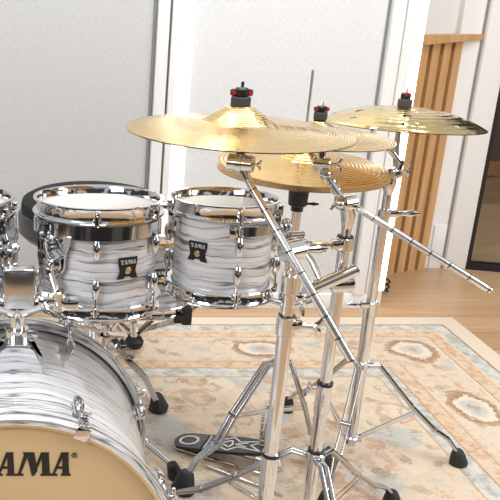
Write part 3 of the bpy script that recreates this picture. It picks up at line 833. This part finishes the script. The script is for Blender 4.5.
# ---- middle boom stand
MX, MY = .718, 1.70
t = thing('cymbal_stand', 'middle chrome boom stand with long counter arm pointing down right', 'cymbal stand', (MX, MY, RZ), 'boom cymbal stands'); stM = t
zcol = P(316, 456, MY).z; zg = P(328, 384, MY).z
bm = cyl(B(), (MX, MY, .075), (MX, MY, zg), .0150, 26)
cyl(bm, (MX, MY, zg-.075), (MX, MY, zg), .0175, 26, bev=.002)
obj('lower_tube', bm, chrome, t)
obj('tube_gasket', cyl(B(), (MX, MY, zg-.001), (MX, MY, zg+.006), .0182, 24), black_plastic, t)
bm = B(); wing(bm, (MX-.016, MY-.004, zg-.006), (-1, -.2, -.1), (.2, 0, 1), .8); obj('wing_bolt', bm, chrome, t)
zc2 = P(343, 240, MY).z
obj('middle_tube', cyl(B(), (MX, MY, zg), (MX, MY, zc2), .0128, 26), chrome, t)
bm = cyl(B(), (MX, MY, zc2-.024), (MX, MY, zc2+.008), .0185, 26, bev=.003); box(bm, (MX-.018, MY-.006, zc2-.008), (.026, .022, .022), None, .004)
obj('tube_clamp', bm, chrome, t)
obj('clamp_gasket', cyl(B(), (MX, MY, zc2+.007), (MX, MY, zc2+.010), .0170, 24), black_plastic, t)
bm = B(); wingbar(bm, (MX-.026, MY-.008, zc2-.008), (-1, -.1, .03), 1.); obj('wing_bolt', bm, gold, t)
pm = P(346, 203, MY-.006)
obj('upper_tube', cyl(B(), (MX, MY, zc2), (MX, MY, pm.z-.012), .0108, 24), chrome, t)
bm = B(); tube(bm, [(MX, MY, pm.z-.060), (MX, MY, pm.z-.03), pm], [.0105, .0155, .0135], 16)
cyl(bm, pm+V((-.014, -.008, .0)), pm+V((.018, .006, .002)), .0175, 24, bev=.003); ball(bm, pm+V((-.018, -.010, .0)), .011)
obj('boom_pivot', bm, chrome, t)
bm = B(); wing(bm, pm+V((-.014, -.012, .004)), (-1, -.5, .1), (.3, 0, 1), .7); obj('wing_bolt', bm, chrome, t)
tm = P(321, 163, 1.735); be = P(491, 291, 1.56)
bm = B(); boom(bm, P(357, 208, MY-.02), be, .0072)
obj('counter_arm', bm, chrome_ringed, t)
bm = B()
tube(bm, [tm, P(328, 178, 1.725), P(340, 196, MY-.005), pm], [.009, .0075, .0075, .009], 14)
for q in (P(331, 182, 1.722), P(336, 190, 1.71)): ball(bm, q, .0115)
obj('boom_arm', bm, chrome, t)
upM = V((.035, .0, 1)).normalized()
bm = B(); tilter(bm, tm, upM, (.9, -.4, 0), .95); cyl(bm, tm+V((0, 0, -.008)), P(319, 150, 1.735), .0075, 14); ball(bm, P(325, 174, 1.73), .014); obj('tilter', bm, chrome, t)
cM = P(320, 119, 1.735)
obj('rod', cyl(B(), tm, cM+upM*.012, .0042, 12), chrome, t)
topnut(t, cM, upM, True, .80)
for an, rr in ((32, .365), (153, .37), (272, .37)):
    ca, sa = math.cos(R(an)), math.sin(R(an))
    leg_parts(t, (MX+.018*ca, MY+.018*sa, zcol), (MX+rr*ca, MY+rr*sa, RZ), 0, (MX, MY, .085), wbar=.016)
bm = B(); collar(bm, MX, MY, .085, .022, .02); obj('leg_collar', bm, chrome, t)
bm = B(); collar(bm, MX, MY, zcol, .0225, .026)
for an in (32, 153, 272):
    ca, sa = math.cos(R(an)), math.sin(R(an)); box(bm, (.018, 0, zcol), (.02, .012, .02), Matrix.Translation((MX, MY, 0)) @ Matrix.Rotation(R(an), 4, 'Z'), .002)
obj('leg_collar', bm, chrome, t)
obj('collar_gasket', cyl(B(), (MX, MY, zcol+.012), (MX, MY, zcol+.019), .0190, 24), black_plastic, t)

# ---- right straight stand
SX, SY = 1.002, 2.14
t = thing('cymbal_stand', 'rear right chrome straight stand under the cymbal with holes', 'cymbal stand', (SX, SY, RZ))
stR = t
zcol = P(358, 364, SY).z; zh = P(350, 438, SY).z
obj('lower_tube', cyl(B(), (SX, SY, zh-.02), (SX, SY, P(367, 301, SY).z), .0165, 26), chrome, t)
zc = P(368, 304, SY).z
bm = cyl(B(), (SX, SY, zc-.035), (SX, SY, zc+.010), .0195, 26, bev=.003); box(bm, (SX-.020, SY-.006, zc+.002), (.026, .02, .020), None, .004)
obj('tube_clamp', bm, chrome, t)
bm = B(); wingbar(bm, (SX-.026, SY-.006, zc+.002), (-1, -.1, .05), .9); obj('wing_bolt', bm, chrome, t)
zc2 = P(385, 212, SY).z
obj('middle_tube', cyl(B(), (SX, SY, zc), (SX, SY, zc2), .0135, 26), chrome, t)
bm = cyl(B(), (SX, SY, zc2-.014), (SX, SY, zc2+.010), .0185, 26, bev=.003); box(bm, (SX+.020, SY-.006, zc2-.002), (.03, .02, .020), None, .004)
obj('tube_clamp', bm, chrome, t)
bm = B(); wingbar(bm, (SX+.030, SY-.008, zc2-.002), (1, -.05, .02), 1.15); obj('wing_bolt', bm, chrome, t)
ph = P(391, 178, SY)
bm = cyl(B(), (SX, SY, zc2), (SX, SY, ph.z-.01), .0115, 24)
tube(bm, [(SX, SY, ph.z-.045), (SX, SY, ph.z-.018), (SX, SY, ph.z+.004)], [.0115, .0175, .0165], 18)
obj('upper_tube', bm, chrome, t)
obj('rivet', cyl(B(), P(391, 183, SY-.030), P(391, 183, SY-.012), .004, 12), black_plastic, t)
bm = B(); hp = V((SX+.008, SY, ph.z+.012)); cyl(bm, hp+V((-.014, -.012, 0)), hp+V((.016, .012, 0)), .0155, 22, bev=.002)
tube(bm, [hp+V((.008, 0, .0)), hp+V((.014, 0, .03)), P(392, 152, SY), P(388, 149, SY), ], [.009, .0095, .008, .006], 14)
wing(bm, hp+V((.016, 0, .006)), (1, 0, .1), (0, 0, 1), .7)
obj('tilter', bm, chrome, t)
cR = P(404.5, 105, SY); upR = V((.040, .062, 1)).normalized()
obj('rod', tube(B(), [hp+V((.004, 0, .02)), P(396, 150, SY), P(399, 128, SY), cR-upR*.012, cR+upR*.012], [.008, .008, .0062, .0055, .0045], 14), nickel, t)
obj('sleeve', cyl(B(), cR-upR*.052, cR-upR*.012, .0078, 16), black_plastic, t)
topnut(t, cR-upR*.004, upR, False, 1.0)
for an, rr in ((-9.5, .312), (112, .285), (238, .30)):
    ca, sa = math.cos(R(an)), math.sin(R(an))
    leg_parts(t, (SX+.018*ca, SY+.018*sa, zcol), (SX+rr*ca, SY+rr*sa, RZ), 0, (SX, SY, zh), wbar=.016 if an < 200 else .008, gap=.014 if an < 200 else .018)
for z, h_ in ((zcol, .022), (zh, .016)):
    bm = B(); collar(bm, SX, SY, z, .021, h_)
    for an in (-9.5, 112, 238): box(bm, (.020, 0, z), (.022, .014, .018), Matrix.Translation((SX, SY, 0)) @ Matrix.Rotation(R(an), 4, 'Z'), .002)
    obj('leg_collar', bm, chrome, t)

# ---- hi-hat stand
HX, HY = .748, 2.10
t = thing('hi_hat_stand', 'chrome pedal stand under the pair of hi-hat cymbals', 'hi-hat stand', (HX, HY, RZ)); stH = t
zs = P(297, 188, HY).z
zcol = P(280, 363, HY).z
obj('lower_tube', cyl(B(), (HX, HY, .10), (HX, HY, P(290, 262, HY).z), .015, 24), chrome, t)
zc = P(291, 250, HY).z
bm = cyl(B(), (HX, HY, zc-.018), (HX, HY, zc+.018), .020, 24, bev=.003); box(bm, (HX+.024, HY-.006, zc), (.03, .02, .02), None, .004); wingbar(bm, (HX+.036, HY-.008, zc), (1, -.1, .05), 1.)
obj('tube_clamp', bm, chrome, t)
obj('upper_tube', cyl(B(), (HX, HY, zc), (HX, HY, zs), .0118, 24), chrome, t)
bm = cyl(B(), (HX, HY, zs-.048), (HX, HY, zs+.008), .024, 24, .027, .003); cyl(bm, (HX, HY, zs-.062), (HX, HY, zs-.046), .016, 20); wingbar(bm, (HX+.020, HY-.01, zs-.040), (1, -.2, 0), .6)
obj('cymbal_seat', bm, black_plastic, t)
ztop = P(311.5, 70, HY).z
obj('pull_rod', cyl(B(), (HX, HY, .12), (HX, HY, ztop), .0033, 12), nickel, t)
obj('clutch', lathe(B(), [(0, -.03), (.010, -.03), (.012, -.026), (.012, .004), (.008, .012), (0, .012)], Matrix.Translation((HX, HY, P(305, 150, HY).z+.03)), 18), chrome, t)
for (fp, an) in ((P(179, 486, 2.0), 0), (None, 1), (None, 2)):
    pass
f1 = V((.466, 1.955, RZ)); f2 = V((.905, 2.06, RZ))
for fp in (f1, f2):
    o_ = V((fp.x-HX, fp.y-HY, 0)).normalized()
    leg_parts(t, (HX+o_.x*.016, HY+o_.y*.016, zcol+.006), fp, 0, (HX, HY, .19), wbar=.018, gap=.018, bend=.62, foot_s=1.15, mid_t=.45)
for z, h_ in ((zcol, .03), (.19, .02)): bm = B(); collar(bm, HX, HY, z, .020, h_); obj('leg_collar', bm, chrome, t)
# pedal: heel plate, footboard, side frame, chain, radius rods
h0 = V((.500, 2.190, RZ+.012)); h1 = V((.735, 2.045, RZ+.075))
fd = (h1-h0).normalized(); sd_ = V((0, 0, 1)).cross(fd).normalized(); nz = fd.cross(sd_)
Mp = Matrix(((fd.x, sd_.x, nz.x, h0.x), (fd.y, sd_.y, nz.y, h0.y), (fd.z, sd_.z, nz.z, h0.z), (0, 0, 0, 1)))
Lp = (h1-h0).length
hp_ = [(.08, -.046)]+[(.03-.055*math.sin(R(a_))*0-.04*math.cos(R(a_)), -.046*math.cos(R(90-a_)) if False else -.046*math.sin(R(90-a_+0))*0+.046*math.sin(R(a_-90+0)*1.0)) for a_ in ()]
heel = [(.085, -.046), (.03, -.046), (.006, -.038), (-.006, -.020), (-.010, 0), (-.006, .020), (.006, .038), (.03, .046), (.085, .046)]
hl = obj('heel_plate', prism(B(), heel, .010, Mp), black_plastic, t)
obj('heel_logo', lathe(B(), [(.020, 0), (.026, 0), (.026, .0008), (.020, .0008)], Mp @ Matrix.Translation((.036, 0, .0102)) @ Matrix.Diagonal((1.2, 1.1, 1, 1)), 20, True), white_print, hl)
ftp = obj('footboard', prism(B(), [(.089, -.047), (.089, .047), (.20, .047), (Lp, .036), (Lp, -.036), (.20, -.047)], .010, Mp), black_plastic, t)
bm = B(); z_ = .0102
def stroke(pts, w=.005):
    for p, q in zip(pts, pts[1:]):
        p, q = V((*p, 0)), V((*q, 0)); dd_ = (q-p).normalized(); s_ = V((-dd_.y, dd_.x, 0))*w/2
        prism(bm, [(p+s_).xy, (p-s_).xy, (q-s_).xy, (q+s_).xy], .0008, Mp @ Matrix.Translation((0, 0, z_)))
stroke([(.105, 0), (.165, .040), (.19, .015), (.26, .030), (.225, 0), (.26, -.030), (.19, -.015), (.165, -.040), (.105, 0)], .005)
stroke([(.135, 0), (.165, .020), (.172, 0), (.165, -.020), (.135, 0)], .005); stroke([(.18, 0), (.215, .012)], .005); stroke([(.18, 0), (.215, -.012)], .005)
stroke([(.096, -.038), (.096, .038)], .003)
obj('footboard_logo', bm, white_print, ftp, label='white angular emblem')
bm = B()
for s in (-1, 1):
    q = h0+sd_*(s*.030)
    tube(bm, [V((q.x, q.y, RZ+.008)), V((h1.x+sd_.x*s*.03, h1.y+sd_.y*s*.03, RZ+.010))], .004, 10)
tube(bm, [V((.56, 2.07, RZ+.006)), V((.74, 1.93, RZ+.006))], .004, 8)
obj('radius_rod', bm, chrome, t)
bm = B()
for s in (-1, 1):
    bb = V((HX+.004, HY, 0))+sd_*(s*.044)
    bar(bm, [bb+V((-.02, 0, RZ+.004)), bb+V((-.012, 0, .09)), bb*1+V((0, 0, .17))-sd_*(s*.024)], .026, .005, fd)
box(bm, (HX, HY, RZ+.012), (.06, .11, .016), None, .003)
obj('pedal_frame', bm, chrome, t)
bm = B()
for i in range(9): box(bm, (HX-.030, HY-.004, .085+.011*i), (.009, .012 if i % 2 else .007, .0085), None, .002)
obj('pedal_chain', bm, chrome_satin, t)

# ---------------------------------------------------------------- cymbals
cymA, MCa, prA = cymbal('crash_cymbal', 'largest gold crash cymbal in front, on the front boom stand', cF, .2055, upF, brass, (.072, .032), .017, edge_drop=.0)
cymbal('crash_cymbal', 'gold splash cymbal mostly hidden behind the largest crash cymbal', cM, .156, upM, brass, (.045, .022), .014)
cymbal('effects_cymbal', 'hammered gold effects cymbal with round holes at upper right', cR, .200, upR, brass_hammered, (.045, .006), .042, True, edge_drop=.002)
hz0 = P(303, 165, HY).z
upH = V((.02, -.03, 1)).normalized()
cymbal('hi_hat_cymbal', 'upper gold cymbal of the hi-hat pair, bell upwards', V((HX, HY, hz0+.040)), .213, upH, brass_hat, (.060, .024), .016, group='hi-hat pair', cat='cymbal')
cymbal('hi_hat_cymbal', 'lower gold cymbal of the hi-hat pair, above the black seat', V((HX, HY, zs+.010)), .217, (0.01, -.01, 1), brass_hat, (.060, .020), .016, group='hi-hat pair', flip=-1)
# printed maker mark on the crash: thin letters following the bow
def bow_z(prof, r):
    for (r0, h0_), (r1, h1_) in zip(prof, prof[1:]):
        if r <= r1 and r1 > r0: return h0_+(h1_-h0_)*(r-r0)/(r1-r0)
    return prof[-1][1]

def text_mesh(txt, size):
    cu = bpy.data.curves.new('letters', 'FONT'); cu.body = txt; cu.size = size; cu.align_x = 'CENTER'; cu.align_y = 'CENTER'
    to = bpy.data.objects.new('letters', cu); C.objects.link(to)
    bpy.context.view_layer.update()
    me = bpy.data.meshes.new_from_object(to.evaluated_get(bpy.context.evaluated_depsgraph_get()))
    bpy.data.objects.remove(to); bpy.data.curves.remove(cu)
    bm = B(); bm.from_mesh(me); bpy.data.meshes.remove(me); return bm
def on_bow(bm, M, prof, px, py, rot):
    bmesh.ops.subdivide_edges(bm, edges=bm.edges, cuts=1)
    c_, s_ = math.cos(rot), math.sin(rot)
    for v in bm.verts:
        x_, y_ = px+v.co.x*c_-v.co.y*s_, py+v.co.x*s_+v.co.y*c_
        v.co = M @ V((x_, y_, bow_z(prof, math.hypot(x_, y_))+.0012))
    return bm
cy_print = simple('faded_ink', (.16, .11, .06), .5)
bmk = text_mesh('MEINL', .034)
for p_, q_ in (((-.062, -.020), (.062, -.020)), ((-.062, .020), (.062, .020)), ((-.062, -.020), (-.062, .020)), ((.062, -.020), (.062, .020))):
    p_, q_ = V(p_), V(q_); d_ = (q_-p_).normalized(); n_ = V((-d_.y, d_.x))*.001
    for k in range(8):
        e0, e1 = p_+(q_-p_)*(k/8), p_+(q_-p_)*((k+1)/8)
        bmk.faces.new([bmk.verts.new((*w_, 0)) for w_ in (e0-n_, e1-n_, e1+n_, e0+n_)])
obj('printed_mark', on_bow(bmk, MCa, prA, .098, -.045, .10), cy_print, cymA, label='faded dark maker lettering in a thin frame')
bmk = word(B(), 'TAMA', .008, axisM((MX-.004, MY-.0176, zg-.055), (-.25, -1, 0), (.0, 0, 1)), .0006, False, 1.1)
obj('sleeve_lettering', bmk, silver_print, stM, label='small silver lettering running up the sleeve')
# ---------------------------------------------------------------- multi clamp and tom arm on the middle stand
t = thing('multi_clamp', 'chrome bar clamp across the middle stand carrying the right tom rod', 'clamp', P(336, 283, MY))
p0, p1 = P(303, 293, 1.655), P(357, 269, 1.655)
bm = B(); box(bm, (0, 0, 0), (.026, .022, (p1-p0).length), axisM((p0+p1)/2, p1-p0, (0, 1, 0)), .005)
cyl(bm, p0+V((0, -.004, .002)), p1+V((0, -.004, .002)), .0125, 16, bev=.004)
obj('clamp_bar', bm, chrome, t)
bm = B(); q = P(335, 281, MY); box(bm, (MX-.002, MY-.012, q.z), (.05, .05, .030), None, .006); obj('pole_jaw', bm, chrome, t)
obj('red_mark', box(B(), P(342, 281, 1.640), (.012, .002, .004), axisM((0, 0, 0), (0, 0, 1)), 0), red_plastic, t) if False else None
bm = tube(B(), [P(271, 300, 1.66), P(284, 304, 1.65), P(304, 304, 1.648), P(312, 301, 1.65), P(315, 292, 1.655), P(316, 280, 1.66)], .0065, 12)
obj('l_rod', bm, chrome, t)
bm = B(); q = P(291, 297, 1.66); box(bm, q, (.05, .03, .026), axisM((0, 0, 0), (0, 0, 1)), .006); ball(bm, q+V((.03, -.01, .006)), .012); wing(bm, q+V((.01, -.015, -.006)), (.3, -1, -.3), (0, 0, 1), .7)
obj('rod_clamp', bm, chrome, t)
bm = tube(B(), [P(282, 218, 1.74), P(287, 228, 1.74), P(288, 238, 1.74), P(300, 244, 1.73), P(312, 262, 1.70), P(320, 279, 1.675)], [.007, .0075, .0075, .0075, .007, .007], 12)
obj('tom_rod', bm, chrome, t)
bm = B(); q = P(287, 236, 1.74); box(bm, q, (.034, .03, .018), None, .004); q2 = P(297, 243, 1.73); box(bm, q2, (.046, .026, .018), None, .005); cyl(bm, q+V((.0, -.02, .008)), q+V((.03, -.02, .010)), .009, 14, bev=.002); wing(bm, q2+V((.0, -.01, .006)), (.2, -1, .2), (1, 0, .1), .7)
obj('tilt_clamp', bm, chrome, t)

# ---------------------------------------------------------------- snare stand
NX, NY = .265, 2.24
t = thing('snare_stand', 'chrome stand under the grey snare drum, black rubber feet on the rug', 'snare stand', (NX, NY, RZ))
zb = c4.z-.205-.024
obj('tube', cyl(B(), (NX, NY, .07), (NX, NY, .36), .0135, 22), chrome, t)
bm = cyl(B(), (NX, NY, .33), (NX, NY, .36), .020, 22, bev=.003); obj('tube_clamp', bm, chrome, t)
for an in (-55, 65, 185):
    ca, sa = math.cos(R(an)), math.sin(R(an))
    e_ = V((c4.x+.188*ca, c4.y+.188*sa, zb+.004))
    ab = obj('basket_arm', bar(bar(B(), [V((NX, NY, .37))+V((ca, sa, 0))*.01, V((NX+.10*ca, NY+.10*sa, .40)), e_], .012, .004, (0, 0, 1)), [V((NX, NY, .35))+V((ca, sa, 0))*.01, e_+V((0, 0, -.01))], .010, .004, (0, 0, 1)), chrome, t)
    if an != -55:
        obj('rubber_grip', box(B(), e_+V((0, 0, .012)), (.03, .034, .05), None, .005), rubber, ab)
    else:
        q = P(183, 312, e_.y-.10)
        g_ = box(B(), V((0, 0, .004)), (.028, .030, .052), Matrix.Translation(e_), .004); box(g_, V((-.02, -.004, -.006)), (.03, .024, .022), Matrix.Translation(e_), .004)
        obj('rubber_grip', g_, rubber, ab)
ff = [V((.505, 2.40, RZ)), V((.493, 1.99, RZ)), V((.06, 2.24, RZ))]
lg = obj('leg', (lambda b_: [bar(b_, [V((NX+.01, NY+.01*s, .33)), P(104, 323, 2.24)+V((0, s*.008, 0)), P(119, 347, 2.26)+V((0, s*.008, 0)), P(130, 362, 2.29)+V((0, s*.007, 0)), P(145, 378, 2.34)+V((0, s*.006, 0)), P(157, 402, 2.39)+V((0, s*.004, 0))], .018, .004, (1, 0, 1)) for s in (-1, 1)] and b_)(B()), chrome, t)
obj('rubber_foot', lathe(B(), [(0, 0), (.030, 0), (.034, .01), (.026, .034), (.018, .058), (.014, .062), (0, .062)], Matrix.Translation(ff[0]+V((-.03, 0, .002))) @ Matrix.Rotation(R(-12), 4, 'Y'), 8), rubber, lg)
q = P(127, 352, 2.26)
bb = box(B(), q, (.046, .034, .034), None, .003)
for dx_ in (-.012, .006):
    for dz_ in (-.008, .008): cyl(bb, q+V((dx_, -.0165, dz_)), q+V((dx_, -.0185, dz_)), .0035, 10)
obj('leg_hinge', bb, chrome_dark, t)
lg = obj('leg', cyl(cyl(B(), (NX+.01, NY-.01, .22), P(150, 447, 2.14), .008), P(146, 444, 2.14), P(173, 467, 2.025), .0095), chrome, t)
obj('rubber_foot', lathe(B(), [(0, 0), (.022, 0), (.024, .008), (.019, .03), (.015, .05), (0, .05)], Matrix.Translation(ff[1]+V((-.03, .03, .0))) @ Matrix.Rotation(R(-20), 4, 'Y'), 16), rubber, lg)
lg = obj('leg', bar(B(), [V((NX-.01, NY, .33)), V((.2, 2.24, .22)), V((.07, 2.24, .04))], .018, .006, (0, 0, 1)), chrome, t)
obj('rubber_foot', lathe(B(), [(0, 0), (.03, 0), (.033, .01), (.02, .05), (0, .05)], Matrix.Translation(ff[2]), 16), rubber, lg)
# hanging tension knob with its yoke
q = P(134.5, 341, 2.13)
bm = B(); tube(bm, [P(118, 321, 2.16), P(131, 333, 2.13)], .007, 10); tube(bm, [P(152, 320, 2.16), P(138, 333, 2.13)], .008, 10); cyl(bm, P(133.5, 322, 2.13), P(134, 336, 2.13), .011, 16)
obj('basket_yoke', bm, chrome, t)
obj('basket_knob', lathe(B(), [(0, -.018), (.020, -.018), (.025, -.010), (.026, .002), (.020, .012), (.008, .018), (0, .018)], Matrix.Translation(q), 24), rubber, t)

# ---------------------------------------------------------------- throne behind the left tom
TX, TY, TZ = .268, 2.76, .640
t = thing('drum_throne', 'round black drum throne behind the left rack tom', 'stool', (TX, TY, 0))
rT = .250
def sphase(i, n): return 2*PI*i/n
obj('seat_top', lathe(B(), [(0, .012), (rT*.6, .012), (rT*.9, .006), (rT*.985, -.006), (rT, -.02), (rT, -.03)], Matrix.Translation((TX, TY, TZ)), 64), black_cloth, t)
obj('seat_side', lathe(B(), [(rT, -.03), (rT+.006, -.05), (rT+.004, -.11), (rT-.02, -.135), (0, -.137)], Matrix.Translation((TX, TY, TZ)), 64), black_vinyl, t)
obj('side_panel', lathe(B(), [(rT+.0075, -.034), (rT+.0125, -.05), (rT+.0105, -.11), (rT-.008, -.130)], Matrix.Translation((TX, TY, TZ)), 24, a0=R(186), a1=R(222)), vinyl_sheen, t, label='black vinyl side panel with its sheen painted in as grey')  # greyer patch paints the reflection on the glossy black seat side
obj('post', cyl(B(), (TX, TY, .12), (TX, TY, TZ-.13), .018, 20), chrome, t)
for an in (30, 150, 270):
    ca, sa = math.cos(R(an)), math.sin(R(an))
    leg_parts(t, (TX+.02*ca, TY+.02*sa, .34), (TX+.17*ca, TY+.17*sa, RZ), 0, (TX, TY, .14))

# ---------------------------------------------------------------- cables
bm = tube(B(), [P(372, 303, 2.95)*1, *[V((0, 0, 0))+P(376+7*math.sin(k*.9), 296+6*math.cos(k*.9), 3.22) for k in range(0)]] if False else [V((1.665+.03*math.cos(k*.55), 3.47+.022*math.sin(k*.55), .006+.0022*k)) for k in range(30)], .0045, 8)
tag(obj('power_cable', bm, cable_black, None), 'small black coiled cable on the floor behind the right stand', 'cable')
bm = tube(B(), [V((.62+.10*s, 3.10+.08*math.sin(s*3), RZ+.004)) for s in [i*.06 for i in range(1, 16)]], .003, 8)
pts = [P(x, y, Y_) for x, y, Y_ in ()]
tag(obj('cable', bm, cable_brown, None), 'thin brown cable lying on the far edge of the rug', 'cable')

# ---------------------------------------------------------------- light
def area(name, loc, target, size, energy, col=(1, 1, 1), sy=None):
    l = bpy.data.lights.new(name, 'AREA'); l.energy = energy; l.size = size; l.color = col
    if sy: l.shape = 'RECTANGLE'; l.size_y = sy
    o = bpy.data.objects.new(name, l); C.objects.link(o); o.location = loc
    o.rotation_euler = (V(target)-V(loc)).to_track_quat('-Z', 'Y').to_euler()
    return o
area('ceiling_softbox', (.6, 1.6, 3.3), (.6, 2.0, 0), 2.6, 62, (.98, .99, 1), 2.0)
area('key_softbox', (-2.2, -.6, 2.6), (.5, 2.2, .6), 1.6, 64, (.95, .98, 1), 1.6)
area('window_light', (3.6, .6, 2.0), (.8, 2.2, .5), 1.4, 56, (1, .99, .97), 1.8)
for i, (x_, y_) in enumerate(((-.5, 2.3), (.55, 2.75), (1.5, 2.3), (.6, .9))):
    area('ceiling_downlight', (x_, y_, 2.9), (x_, y_, 0), .22, 7, (1, .97, .92))
w = bpy.data.worlds.new('studio_surround'); bpy.context.scene.world = w; w.use_nodes = True
nt = w.node_tree; N = NT(nt); bg = nt.nodes['Background']
g = N.sep(N.coord('Generated'))
# pale room with bright upper half, darker furniture-like patches near the horizon
az = N.m('ARCTAN2', g[0], g[1])
blk = N.noise(N.comb(N.m('MULTIPLY', az, 2.2), N.m('MULTIPLY', g[2], 2.0), 0.), 1.6, 1)
base = N.ramp(N.m('ADD', N.m('MULTIPLY', g[2], .5), .5), [(.20, (.30, .22, .16)), (.34, (.10, .08, .065)), (.47, (.10, .095, .09)), (.53, (.62, .62, .63)), (.75, (.85, .85, .86)), (1., (.9, .9, .9))])
dark = N.m('MULTIPLY', N.step(blk, .44, .06), N.m('SUBTRACT', 1., N.step(g[2], .45, .2)))
col = N.mix(N.m('MULTIPLY', dark, .94), base, (.03, .028, .026))
nt.links.new(col, bg.inputs['Color']); bg.inputs['Strength'].default_value = .78
vs_ = bpy.context.scene.view_settings; vs_.view_transform = 'Standard'; vs_.look = 'None'; vs_.exposure = -0.04; vs_.gamma = 1.0
